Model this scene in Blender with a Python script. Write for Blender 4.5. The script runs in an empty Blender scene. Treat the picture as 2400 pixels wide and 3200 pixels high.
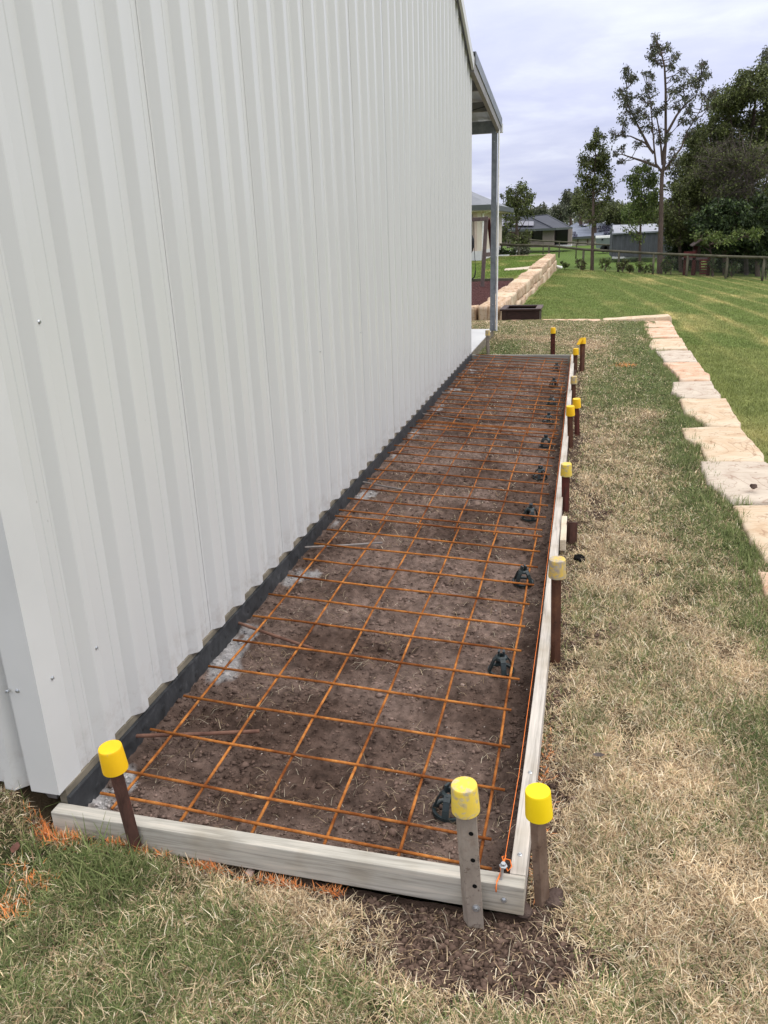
import bpy, bmesh, math, random
import numpy as np
from mathutils import Vector, Matrix
random.seed(7); RNG = np.random.default_rng(11)
sc = bpy.context.scene
COL = sc.collection
R_ = math.radians

# ------------------------------------------------------------------ camera
CP = np.array([1.19740, -1.48219, 1.46877]); FPX = 2484.124
YAW, PIT, ROL = -0.2517506, 0.3404228, 0.0366507
_f = np.array([math.sin(YAW)*math.cos(PIT), math.cos(YAW)*math.cos(PIT), -math.sin(PIT)])
_r = np.array([math.cos(YAW), -math.sin(YAW), 0.0]); _d = np.cross(_f, _r)
_c, _s = math.cos(ROL), math.sin(ROL)
RM = np.array([_c*_r+_s*_d, -_s*_r+_c*_d, _f])
cam = bpy.data.cameras.new('camera'); co = bpy.data.objects.new('camera', cam); COL.objects.link(co)
cam.sensor_fit = 'HORIZONTAL'; cam.sensor_width = 36; cam.lens = 36*FPX/2400
cam.clip_start = 0.05; cam.clip_end = 5000
m = Matrix.Identity(4)
for i in range(3):
    m[i][0] = RM[0][i]; m[i][1] = -RM[1][i]; m[i][2] = -RM[2][i]; m[i][3] = CP[i]
co.matrix_world = m
sc.camera = co
def ray(u, v): return RM.T @ np.array([(u-1200)/FPX, (v-1600)/FPX, 1.0])
def onz(u, v, z):
    d = ray(u, v); return CP + (z-CP[2])/d[2]*d
def ony(u, v, y):
    d = ray(u, v); return CP + (y-CP[1])/d[1]*d
def Z5(x, y): return 1800+x/2.765, 100+y/2.765        # survey frames of the trees / houses
def Z2(x, y): return 1400+x/4.1475, 600+y/4.1475
def Z9(x, y): return 1740+x/4.366, 560+y/4.366

# ------------------------------------------------------------------ noise
def _h(ix, iy, s):
    n = (ix.astype(np.int64)*374761393 + iy.astype(np.int64)*668265263 + s*1442695041) & 0x7fffffff
    n = ((n ^ (n >> 13))*1274126177) & 0x7fffffff
    return ((n ^ (n >> 16)) & 0xffff)/65535.0
def vn(x, y, s=0):
    x = np.asarray(x, float); y = np.asarray(y, float)
    ix = np.floor(x); iy = np.floor(y); fx = x-ix; fy = y-iy
    fx = fx*fx*(3-2*fx); fy = fy*fy*(3-2*fy)
    a = _h(ix, iy, s); b = _h(ix+1, iy, s); c = _h(ix, iy+1, s); d = _h(ix+1, iy+1, s)
    return (a*(1-fx)+b*fx)*(1-fy)+(c*(1-fx)+d*fx)*fy
def fbm(x, y, o=4, s=0, g=.5):
    r = 0; a = 1; t = 0
    for k in range(o):
        r = r + a*vn(x*2**k+13.7*k, y*2**k-7.1*k, s+k); t += a; a *= g
    return r/t

# ------------------------------------------------------------------ materials
def mat(name, rough=.6, spec=.3, metal=0.0):
    M = bpy.data.materials.new(name); M.use_nodes = True
    nt = M.node_tree; b = nt.nodes['Principled BSDF']
    b.inputs['Roughness'].default_value = rough
    b.inputs['Specular IOR Level'].default_value = spec
    b.inputs['Metallic'].default_value = metal
    return M, nt, b
def N(nt, t, **k):
    n = nt.nodes.new(t)
    for a, v in k.items():
        if a.startswith('i_'): n.inputs[a[2:].replace('_', ' ')].default_value = v
        else: setattr(n, a, v)
    return n
def ramp(nt, fac, stops):
    n = nt.nodes.new('ShaderNodeValToRGB'); e = n.color_ramp.elements
    while len(e) < len(stops): e.new(.5)
    for q, (p, c) in zip(e, stops):
        q.position = p; q.color = (*c, 1) if len(c) == 3 else c
    nt.links.new(fac, n.inputs[0]); return n
def coords(nt, scale=(1, 1, 1), rot=(0, 0, 0), kind='Object'):
    t = N(nt, 'ShaderNodeTexCoord'); mp = N(nt, 'ShaderNodeMapping')
    mp.inputs['Scale'].default_value = scale; mp.inputs['Rotation'].default_value = rot
    nt.links.new(t.outputs[kind], mp.inputs[0]); return mp.outputs[0]
def noise(nt, vec, scale, det=4, rough=.6, dist=0.0):
    n = N(nt, 'ShaderNodeTexNoise'); n.inputs['Scale'].default_value = scale
    n.inputs['Detail'].default_value = det; n.inputs['Roughness'].default_value = rough
    n.inputs['Distortion'].default_value = dist
    nt.links.new(vec, n.inputs['Vector']); return n.outputs['Fac']
def bump(nt, b, h, strength=.3, dist=.01):
    n = N(nt, 'ShaderNodeBump'); n.inputs['Strength'].default_value = strength; n.inputs['Distance'].default_value = dist
    nt.links.new(h, n.inputs['Height']); nt.links.new(n.outputs[0], b.inputs['Normal']); return n
def mix(nt, fac, a, b, mode='MIX'):
    n = nt.nodes.new('ShaderNodeMix'); n.data_type = 'RGBA'; n.blend_type = mode
    for v, i in ((fac, 0), (a, 6), (b, 7)):
        if isinstance(v, (int, float)): n.inputs[i].default_value = v
        elif isinstance(v, tuple): n.inputs[i].default_value = (*v, 1)
        else: nt.links.new(v, n.inputs[i])
    return n.outputs[2]
def noisy(name, stops, scale=5, rough=.7, spec=.2, det=5, dist=0.0, bs=.2, bd=.004, bscale=None, sc3=(1, 1, 1), metal=0.0, nr=.6):
    M, nt, b = mat(name, rough, spec, metal)
    v = coords(nt, sc3); f = noise(nt, v, scale, det, nr, dist)
    r = ramp(nt, f, stops); nt.links.new(r.outputs[0], b.inputs['Base Color'])
    if bs: bump(nt, b, noise(nt, v, bscale or scale*4, 5, .65), bs, bd)
    return M
def plain(name, c, rough=.5, spec=.3, metal=0.0):
    return noisy(name, [(0.25, tuple(x*.86 for x in c)), (.75, tuple(min(1, x*1.1) for x in c))], 9, rough, spec, bs=.05, metal=metal)
def attr_mat(name, rough=.7, spec=.15, transl=0.0, bscale=0, bstr=.3, bdist=.01, nz=0.0):
    M, nt, b = mat(name, rough, spec)
    a = N(nt, 'ShaderNodeAttribute'); a.attribute_name = 'tone'
    cc = a.outputs['Color']
    if nz:
        f = noise(nt, coords(nt), bscale or 30, 6, .7)
        g = ramp(nt, f, [(.3, (1-nz,)*3), (.7, (1+nz*.0+0.0,)*3)])
        cc = mix(nt, 1.0, cc, g.outputs[0], 'MULTIPLY')
    nt.links.new(cc, b.inputs['Base Color'])
    if bscale: bump(nt, b, noise(nt, coords(nt), bscale, 8, .75), bstr, bdist)
    if transl:
        t = N(nt, 'ShaderNodeBsdfTranslucent'); nt.links.new(cc, t.inputs[0])
        ms = N(nt, 'ShaderNodeMixShader'); ms.inputs[0].default_value = transl
        out = nt.nodes['Material Output']
        nt.links.new(b.outputs[0], ms.inputs[1]); nt.links.new(t.outputs[0], ms.inputs[2]); nt.links.new(ms.outputs[0], out.inputs[0])
    return M

M = {}
# painted sheet steel: faint dust, specks and slight waviness
def wall_mat():
    X, nt, b = mat('painted_sheet', .27, .5)
    v = coords(nt)
    f = noise(nt, coords(nt, (1, 1.5, .35)), 1.6, 5, .6)
    r = ramp(nt, f, [(.3, (.535, .54, .535)), (.7, (.565, .57, .565))])
    vo = N(nt, 'ShaderNodeTexVoronoi'); vo.inputs['Scale'].default_value = 26; nt.links.new(coords(nt, (1, 1, .5)), vo.inputs['Vector'])
    sp = ramp(nt, vo.outputs['Distance'], [(.035, (1, 1, 1)), (.06, (0, 0, 0))])
    n2 = ramp(nt, noise(nt, v, 5.0, 2), [(.56, (0, 0, 0)), (.66, (1, 1, 1))])
    sx = N(nt, 'ShaderNodeSeparateXYZ'); nt.links.new(v, sx.inputs[0])
    low = N(nt, 'ShaderNodeMapRange'); low.inputs[1].default_value = .05; low.inputs[2].default_value = 1.6; low.inputs[3].default_value = .85; low.inputs[4].default_value = 0
    nt.links.new(sx.outputs[2], low.inputs[0])
    k = mix(nt, 1.0, sp.outputs[0], n2.outputs[0], 'MULTIPLY'); k = mix(nt, 1.0, k, low.outputs[0], 'MULTIPLY')
    c = mix(nt, k, r.outputs[0], (.16, .14, .13))
    sp2 = N(nt, 'ShaderNodeMapRange'); sp2.inputs[1].default_value = .05; sp2.inputs[2].default_value = .22; sp2.inputs[3].default_value = 1; sp2.inputs[4].default_value = 0
    nt.links.new(sx.outputs[2], sp2.inputs[0]); sn = ramp(nt, noise(nt, v, 16, 6, .75), [(.46, (0, 0, 0)), (.7, (.5, .5, .5))])
    c = mix(nt, mix(nt, 1.0, sn.outputs[0], sp2.outputs[0], 'MULTIPLY'), c, (.27, .22, .19))
    nt.links.new(c, b.inputs['Base Color'])
    bump(nt, b, noise(nt, coords(nt, (1, 1, .25)), 3.0, 3, .5), .2, .012)
    return X
M['wall'] = wall_mat()
M['flash'] = noisy('painted_flashing', [(.3, (.54, .545, .54)), (.7, (.60, .605, .60))], 2, .4, .45, bs=.05)
M['roof'] = noisy('roof_sheet', [(.3, (.40, .42, .44)), (.7, (.5, .52, .54))], 3, .35, .5, bs=.05)
M['galv'] = noisy('galvanised', [(.3, (.15, .165, .185)), (.7, (.26, .28, .30))], 14, .45, .5, metal=.45, bs=.05)
M['galvbrown'] = noisy('galvanised_purlin', [(.3, (.17, .16, .155)), (.7, (.23, .22, .21))], 8, .5, .4, bs=.05)
M['concrete'] = noisy('concrete', [(.3, (.50, .50, .51)), (.7, (.62, .62, .62))], 3, .85, .2, bs=.15)
M['concdark'] = noisy('dark_brown_concrete', [(.3, (.10, .09, .07)), (.7, (.24, .21, .16))], 9, .9, .1, bs=.3, sc3=(1, 1, 3))  # darker, browner concrete for the rebate and the slab side
def strip_mat():
    X, nt, b = mat('black_rubber_strip', .55, .4)
    v = coords(nt, (1, 1, 1)); f = noise(nt, v, 8, 6, .7, 1.5)
    r = ramp(nt, f, [(.35, (.018, .020, .022)), (.58, (.04, .043, .047)), (.8, (.12, .122, .125))])
    nt.links.new(r.outputs[0], b.inputs['Base Color'])
    bump(nt, b, noise(nt, v, 14, 4), .4, .006); return X
M['strip'] = strip_mat()
def timber(name, a, c, d, grain_axis=(14, .6, 14)):
    X, nt, b = mat(name, .8, .15)
    v = coords(nt, grain_axis); f = noise(nt, v, 6, 6, .65, .6)
    r = ramp(nt, f, [(.28, a), (.5, c), (.75, d)])
    st = ramp(nt, noise(nt, coords(nt), 5, 3), [(.5, (1, 1, 1)), (.75, (.72, .66, .56))])
    cc = mix(nt, .8, r.outputs[0], st.outputs[0], 'MULTIPLY')
    kn = N(nt, 'ShaderNodeTexVoronoi'); kn.inputs['Scale'].default_value = 4.0; nt.links.new(coords(nt, (1.5, .9, 1.5) if grain_axis[1] < 1 else (.9, 1.5, 1.5)), kn.inputs['Vector'])
    kr = ramp(nt, kn.outputs['Distance'], [(.03, (.42, .33, .24)), (.07, (1, 1, 1))])
    cc = mix(nt, .8, cc, kr.outputs[0], 'MULTIPLY')
    nt.links.new(cc, b.inputs['Base Color']); bump(nt, b, f, .35, .002); return X
M['timx'] = timber('weathered_pine_x', (.22, .205, .175), (.39, .37, .325), (.54, .49, .42), (.6, 14, 14))
M['timy'] = timber('weathered_pine_y', (.29, .265, .235), (.48, .445, .40), (.62, .56, .50))
M['timdark'] = timber('old_grey_pine', (.17, .165, .15), (.27, .26, .235), (.38, .36, .32), (.6, 14, 14))
M['timnew'] = timber('cut_pine', (.42, .34, .24), (.6, .52, .40), (.68, .62, .52))
M['timbrown'] = noisy('stained_dark_timber', [(.3, (.022, .012, .010)), (.7, (.05, .024, .019))], 5, .6, .3, sc3=(2, 2, 12))
M['timbeam'] = noisy('brown_grey_timber', [(.3, (.075, .055, .052)), (.7, (.13, .10, .095))], 7, .75, .2, sc3=(4, 4, 1))
M['timred'] = noisy('red_stained_timber', [(.3, (.035, .009, .008)), (.7, (.07, .018, .016))], 5, .7, .2)
M['rebar'] = noisy('rusty_bar', [(.25, (.13, .042, .022)), (.45, (.36, .12, .024)), (.62, (.50, .19, .035)), (.85, (.58, .27, .07))], 16, .85, .15, bs=.8, bd=.002, bscale=190, det=6)
M['rebar2'] = noisy('rusty_bar_dull', [(.3, (.15, .05, .028)), (.52, (.30, .10, .035)), (.75, (.44, .17, .05))], 11, .85, .15, bs=.8, bd=.002, bscale=190, det=6)
def rust(name, a, bb, c, sc0):
    X, nt, b = mat(name, .9, .1)
    v = coords(nt); f = ramp(nt, noise(nt, v, 30, 6, .75), [(.28, a), (.5, bb), (.72, c)])
    g = ramp(nt, noise(nt, v, sc0, 4, .6), [(.42, (1, 1, 1)), (.60, (.42, .36, .40))])
    nt.links.new(mix(nt, 1.0, f.outputs[0], g.outputs[0], 'MULTIPLY'), b.inputs['Base Color']); bump(nt, b, noise(nt, v, 190, 4), .8, .002); return X
M['rebar'] = rust('rusty_bar', (.20, .065, .022), (.42, .155, .038), (.56, .26, .075), 5.0)
M['rebar2'] = rust('rusty_bar_dull', (.17, .06, .028), (.34, .125, .038), (.48, .20, .06), 3.0)
M['dowel'] = noisy('old_rusty_dowel', [(.3, (.09, .045, .035)), (.7, (.24, .13, .09))], 14, .8, .2, bs=.6, bd=.002, bscale=150)
M['doweldull'] = noisy('grey_steel_dowel', [(.3, (.16, .14, .13)), (.7, (.30, .27, .25))], 14, .6, .3, bs=.4, bd=.002, bscale=150)
def cap_mat(name, dirt, c1=(.80, .58, .01), c2=(.74, .47, .012), top=(.55, .5, .36)):
    X, nt, b = mat(name, .5, .35)
    v = coords(nt); r = ramp(nt, noise(nt, v, 20, 3), [(.3, c2), (.7, c1)])
    n = ramp(nt, noise(nt, v, 22, 6, .7, .8), [(.62-dirt, (0, 0, 0)), (.72-dirt*.8, (1, 1, 1))])
    d = ramp(nt, noise(nt, v, 60, 4), [(.3, (.30, .25, .2)), (.7, top)])
    c = mix(nt, n.outputs[0], r.outputs[0], d.outputs[0]); nt.links.new(c, b.inputs['Base Color'])
    bump(nt, b, noise(nt, v, 60, 4), .15, .002); return X
M['cap'] = cap_mat('yellow_plastic', .02, (.85, .52, .01), (.80, .46, .012))
M['capclean'] = cap_mat('bright_yellow_plastic', -.12, (.86, .64, .006), (.84, .6, .006))
M['capdirty'] = cap_mat('scuffed_yellow_plastic', .13, (.74, .55, .06), (.68, .5, .08))
M['capgrey'] = cap_mat('faded_yellow_plastic', .2, (.66, .45, .06), (.6, .42, .1), (.42, .37, .30))
def stake_mat(name, stops):
    X, nt, b = mat(name, .8, .2)
    v = coords(nt, (1, 1, .5)); r = ramp(nt, noise(nt, v, 22, 6, .7, .5), stops)
    nt.links.new(r.outputs[0], b.inputs['Base Color']); bump(nt, b, noise(nt, v, 70, 5), .4, .002); return X
M['stake'] = stake_mat('rusty_stake', [(.3, (.03, .017, .013)), (.5, (.075, .035, .022)), (.68, (.17, .08, .045)), (.8, (.28, .2, .16))])
def speck_mat(name, base, rustc, dirt):
    X, nt, b = mat(name, .75, .25)
    v = coords(nt); r0 = ramp(nt, noise(nt, coords(nt, (1, 1, .35)), 26, 5, .6), base)
    k = ramp(nt, noise(nt, v, 95, 4, .65), [(.56, (0, 0, 0)), (.61, (1, 1, 1))]); k2 = ramp(nt, noise(nt, coords(nt, (1, 1, .5)), 12, 4, .6), [(.45, (0, 0, 0)), (.62, (1, 1, 1))])
    c = mix(nt, mix(nt, 1.0, k.outputs[0], k2.outputs[0], 'MULTIPLY'), r0.outputs[0], rustc)
    z = ramp(nt, noise(nt, v, 9, 5, .7), [(.52, (0, 0, 0)), (.7, (.7, .7, .7))]); c = mix(nt, z.outputs[0], c, dirt)
    nt.links.new(c, b.inputs['Base Color']); bump(nt, b, noise(nt, v, 120, 4), .5, .0015); return X
M['stakegrey'] = speck_mat('grey_rust_stake', [(.3, (.20, .165, .135)), (.7, (.33, .285, .24))], (.05, .02, .012), (.13, .075, .05))
M['stakebrown'] = speck_mat('brown_rust_stake', [(.3, (.10, .06, .04)), (.7, (.22, .16, .12))], (.03, .014, .010), (.12, .06, .04))
M['stake'] = speck_mat('rusty_stake', [(.3, (.05, .022, .015)), (.7, (.12, .05, .028))], (.015, .010, .009), (.20, .09, .04))
M['stakered'] = stake_mat('red_painted_stake', [(.3, (.035, .02, .016)), (.52, (.09, .028, .022)), (.72, (.17, .03, .025)), (.85, (.13, .08, .055))])
M['stakedull'] = stake_mat('dull_brown_stake', [(.3, (.04, .022, .018)), (.55, (.09, .045, .035)), (.7, (.17, .05, .04)), (.85, (.2, .13, .1))])
M['dark'] = plain('dark_hole', (.008, .008, .008), .9, .05)
M['black'] = plain('black_plastic', (.012, .012, .013), .5, .3)
M['chair'] = noisy('dark_green_plastic', [(.3, (.010, .018, .020)), (.7, (.022, .034, .038))], 40, .38, .45, bs=.1)
M['steel'] = plain('zinc_steel', (.42, .44, .46), .3, .6, .7)
M['string'] = plain('orange_string', (.85, .22, .05), .8, .1)
M['white'] = plain('white_paint', (.8, .8, .8), .5, .3)
def stone_mat(name, cols, sc=2.4, ax=(1, 1, 1)):
    X, nt, b = mat(name, .9, .1)
    v = coords(nt, ax); f = noise(nt, v, sc, 5, .55, 1.6)
    r = ramp(nt, f, [(.3, cols[0]), (.45, cols[1]), (.6, cols[2]), (.72, cols[3])])
    vv = coords(nt, (1, 9, 9)); w = noise(nt, vv, 5.5, 5, .6, .5)
    g = ramp(nt, w, [(.38, (.8, .76, .72)), (.5, (1, 1, 1))])
    c = mix(nt, .55, r.outputs[0], g.outputs[0], 'MULTIPLY')
    cr = N(nt, 'ShaderNodeTexNoise'); cr.inputs['Scale'].default_value = 1.7; cr.inputs['Distortion'].default_value = 2.5; cr.inputs['Detail'].default_value = 3
    nt.links.new(coords(nt), cr.inputs['Vector'])
    k = ramp(nt, cr.outputs['Fac'], [(.488, (1, 1, 1)), (.5, (.42, .26, .2)), (.512, (1, 1, 1))])
    c = mix(nt, .55, c, k.outputs[0], 'MULTIPLY')
    p = ramp(nt, noise(nt, coords(nt), 30, 3, .5), [(.28, (.45, .38, .33)), (.36, (1, 1, 1))])
    c = mix(nt, .8, c, p.outputs[0], 'MULTIPLY')
    nt.links.new(c, b.inputs['Base Color']); bump(nt, b, noise(nt, coords(nt, (1, 3, 3)), 10, 7, .7), .6, .012); return X
M['stoneA'] = stone_mat('sandstone_cream', [(.44, .30, .19), (.54, .42, .30), (.58, .48, .36), (.60, .52, .42)])
M['stoneB'] = stone_mat('sandstone_pink', [(.46, .24, .15), (.56, .38, .27), (.60, .46, .35), (.54, .43, .35)])
M['stoneC'] = stone_mat('sandstone_pale', [(.38, .29, .23), (.49, .42, .35), (.54, .47, .39), (.57, .51, .44)])
M['stoneD'] = stone_mat('sandstone_banded', [(.22, .14, .09), (.42, .29, .19), (.52, .41, .31), (.36, .28, .23)], 2.4, (4, 4, .45))
def mulch():
    X, nt, b = mat('dark_mulch', .95, .05)
    v = coords(nt); r = ramp(nt, noise(nt, v, 26, 6, .8), [(.3, (.02, .009, .009)), (.5, (.06, .026, .025)), (.68, (.16, .085, .08))])
    nt.links.new(r.outputs[0], b.inputs['Base Color']); bump(nt, b, noise(nt, v, 30, 5), 1, .05); return X
M['mulch'] = mulch()
M['lawn'] = attr_mat('turf_ground', .95, .05, 0, 45, .8, .012, .45)
M['soil'] = attr_mat('bare_soil', .95, .08, 0, 60, .9, .007, .4)
M['clod'] = attr_mat('soil_crumbs', .95, .05)
M['blade'] = attr_mat('grass_blade', .65, .2, .25)
M['leaf'] = attr_mat('tree_leaf', .55, .25, .22)
M['bark'] = noisy('bark', [(.3, (.055, .042, .036)), (.7, (.135, .10, .085))], 6, .9, .1, sc3=(6, 6, 1), bs=.5, bd=.02)
M['barkgrey'] = noisy('grey_twig', [(.3, (.07, .058, .052)), (.7, (.14, .118, .108))], 6, .9, .1, bs=0)
M['rail'] = noisy('weathered_fence_timber', [(.3, (.055, .052, .036)), (.7, (.125, .118, .085))], 3, .85, .1, bs=.3)
M['wire'] = plain('fence_wire', (.16, .17, .15), .5, .3, .3)
def tile_mat(name, a, c, sx):
    X, nt, b = mat(name, .75, .15)
    v = coords(nt, (1, 1, 1)); w = N(nt, 'ShaderNodeTexWave'); w.bands_direction = 'Z'; w.inputs['Scale'].default_value = sx; w.inputs['Distortion'].default_value = .4
    nt.links.new(v, w.inputs['Vector']); r = ramp(nt, w.outputs['Fac'], [(.1, a), (.5, c)])
    r2 = ramp(nt, noise(nt, v, 2.5, 4), [(.3, (.8, .8, .8)), (.7, (1, 1, 1))])
    nt.links.new(mix(nt, 1.0, r.outputs[0], r2.outputs[0], 'MULTIPLY'), b.inputs['Base Color']); return X
M['tiles'] = tile_mat('dark_roof_tiles', (.038, .041, .053), (.07, .075, .095), 2.6)
M['roofblue'] = tile_mat('blue_grey_roof', (.20, .225, .29), (.26, .29, .36), 1.5)
M['roofpale'] = noisy('pale_metal_roof', [(.3, (.19, .20, .235)), (.7, (.26, .275, .315))], 2, .7, .5, bs=0)
M['roofgrey'] = noisy('grey_metal_roof', [(.3, (.15, .16, .18)), (.7, (.20, .21, .235))], 2, .7, .2, bs=0)
M['solar'] = noisy('solar_cell', [(.3, (.045, .045, .075)), (.7, (.075, .075, .12))], 3, .2, .6, bs=0)
M['brick'] = noisy('grey_brown_brick', [(.3, (.21, .175, .155)), (.7, (.28, .235, .21))], 8, .9, .1, bs=.1)
M['cream'] = noisy('cream_render', [(.3, (.56, .50, .42)), (.7, (.64, .58, .49))], 2, .85, .15, bs=.1)
M['creampink'] = noisy('pinkish_brick', [(.3, (.5, .40, .34)), (.7, (.58, .48, .42))], 6, .85, .15, bs=.1)
M['trimgreen'] = plain('grey_green_trim', (.075, .085, .082), .5, .3)
M['glass'] = plain('dark_glass', (.02, .022, .025), .12, .6)
M['darkshed'] = noisy('charcoal_sheet', [(.3, (.055, .058, .068)), (.7, (.085, .09, .105))], 2, .5, .35, bs=0)
M['caravan'] = plain('grey_green_panel', (.14, .17, .155), .5, .3)

# ------------------------------------------------------------------ mesh helpers
def link(o, parent=None):
    COL.objects.link(o)
    if parent is not None: o.parent = parent
    return o
def npmesh(name, V, F, mt, parent=None, tone=None, smooth=False):
    V = np.asarray(V, np.float32); F = np.asarray(F, np.int32)
    me = bpy.data.meshes.new(name)
    me.vertices.add(len(V)); me.vertices.foreach_set('co', V.ravel())
    k = F.shape[1]; me.loops.add(F.size); me.loops.foreach_set('vertex_index', F.ravel())
    me.polygons.add(len(F)); me.polygons.foreach_set('loop_start', np.arange(0, F.size, k, dtype=np.int32))
    if tone is not None:
        a = me.attributes.new('tone', 'FLOAT_COLOR', 'POINT')
        c = np.ones((len(V), 4), np.float32); c[:, :3] = tone; a.data.foreach_set('color', c.ravel())
    me.update(calc_edges=True)
    if smooth: me.polygons.foreach_set('use_smooth', np.ones(len(F), bool))
    me.materials.append(mt)
    return link(bpy.data.objects.new(name, me), parent)
class MB:
    """collects shapes for ONE mesh"""
    def __init__(s): s.v = []; s.f = []
    def add(s, V, F):
        b = len(s.v); s.v += [tuple(map(float, p)) for p in V]; s.f += [tuple(b+i for i in f) for f in F]; return s
    def box(s, a, b):
        (x0, y0, z0), (x1, y1, z1) = a, b
        V = [(x0, y0, z0), (x1, y0, z0), (x1, y1, z0), (x0, y1, z0), (x0, y0, z1), (x1, y0, z1), (x1, y1, z1), (x0, y1, z1)]
        return s.add(V, [(0, 3, 2, 1), (4, 5, 6, 7), (0, 1, 5, 4), (1, 2, 6, 5), (2, 3, 7, 6), (3, 0, 4, 7)])
    def hexa(s, lo, hi):
        V = list(lo)+list(hi); return s.add(V, [(0, 3, 2, 1), (4, 5, 6, 7), (0, 1, 5, 4), (1, 2, 6, 5), (2, 3, 7, 6), (3, 0, 4, 7)])
    def bar(s, p, q, w, h, up=(0, 0, 1)):
        p = Vector(p); q = Vector(q); d = (q-p).normalized(); u = Vector(up); r = d.cross(u).normalized(); u = r.cross(d)
        o = [(-w/2, -h/2), (w/2, -h/2), (w/2, h/2), (-w/2, h/2)]
        return s.hexa([p+r*a+u*b for a, b in o], [q+r*a+u*b for a, b in o])
    def tube(s, pts, rad, n=8, cap=True):
        pts = [Vector(p) for p in pts]; rad = rad if hasattr(rad, '__len__') else [rad]*len(pts)
        V = []; F = []; ref = Vector((.13, .31, .94))
        for i, p in enumerate(pts):
            d = (pts[min(i+1, len(pts)-1)]-pts[max(i-1, 0)]).normalized()
            if abs(d.dot(ref)) > .97: ref = Vector((.93, .2, .1))
            a = d.cross(ref).normalized(); b = d.cross(a)
            for k in range(n):
                t = 2*math.pi*k/n; V.append(p+(a*math.cos(t)+b*math.sin(t))*rad[i])
        for i in range(len(pts)-1):
            for k in range(n): F.append((i*n+k, i*n+(k+1) % n, (i+1)*n+(k+1) % n, (i+1)*n+k))
        if cap: F.append(tuple(range(n))[::-1]); F.append(tuple((len(pts)-1)*n+k for k in range(n)))
        return s.add(V, F)
    def lathe(s, prof, o=(0, 0, 0), n=28):
        V = []; F = []
        for r, z in prof:
            for k in range(n):
                t = 2*math.pi*k/n; V.append((o[0]+r*math.cos(t), o[1]+r*math.sin(t), o[2]+z))
        for i in range(len(prof)-1):
            for k in range(n): F.append((i*n+k, i*n+(k+1) % n, (i+1)*n+(k+1) % n, (i+1)*n+k))
        return s.add(V, F)
    def prism(s, poly, z0, z1):
        n = len(poly); V = [(x, y, z0) for x, y in poly]+[(x, y, z1) for x, y in poly]
        return s.add(V, [tuple(range(n))[::-1], tuple(range(n, 2*n))]+[(i, (i+1) % n, n+(i+1) % n, n+i) for i in range(n)])
    def build(s, name, mt, parent=None, smooth=False, bevel=0.0, tone=None):
        me = bpy.data.meshes.new(name); me.from_pydata(s.v, [], s.f); me.update()
        bm = bmesh.new(); bm.from_mesh(me)
        bmesh.ops.recalc_face_normals(bm, faces=bm.faces)
        if bevel: bmesh.ops.bevel(bm, geom=[e for e in bm.edges if len(e.link_faces) == 2 and e.calc_face_angle(0) > .5], offset=bevel, segments=2, affect='EDGES', profile=.6)
        bm.to_mesh(me); bm.free()
        if smooth:
            for p in me.polygons: p.use_smooth = True
        me.materials.append(mt)
        return link(bpy.data.objects.new(name, me), parent)
def tag(o, label, cat, group=None):
    o['label'] = label; o['category'] = cat
    if group: o['group'] = group
    return o
def thing(name, label, cat, loc=(0, 0, 0), group=None):
    o = bpy.data.objects.new(name, None); o.location = loc; o.empty_display_size = .1; link(o); return tag(o, label, cat, group)
def struct(o): o['kind'] = 'structure'; return o
def stuff(o, label=None, cat=None):
    o['kind'] = 'stuff'
    if label: o['label'] = label; o['category'] = cat
    return o

# ------------------------------------------------------------------ ground heights
TZ = -.085                                    # front lawn level
def blob(x, y, u, v, rx, ry, z=TZ):
    p = onz(u, v, z); return np.exp(-(((x-p[0])/rx)**2+((y-p[1])/ry)**2))
def bare(x, y):
    """0..1 bare soil showing through the front lawn"""
    b = 1.6*blob(x, y, 1470, 2930, .19, .10)+.9*blob(x, y, 1250, 2800, .20, .05)+.8*blob(x, y, 1590, 2990, .14, .10)+.6*blob(x, y, 1400, 3050, .12, .05)
    b = b+(.35+.4*(x > .35))*np.exp(-((y+.012)/.026)**2)*((x > -.2)&(x < 1.15))
    b = b+.55*np.exp(-((x-1.16)/.05)**2)*((y > 0)&(y < 8.3))
    b = b+.5*blob(x, y, 1860, 1580, .13, .35)+.45*blob(x, y, 1850, 1980, .10, .15)+.45*blob(x, y, 1830, 1370, .10, .25)+.35*blob(x, y, 1845, 1300, .1, .35)+.2*blob(x, y, 130, 2590, .14, .06)
    n = fbm(x*9, y*9, 4, 5)
    return np.clip(b*(.35+1.3*n)+(n > .70)*(n-.70)*2.2, 0, 1)
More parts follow.
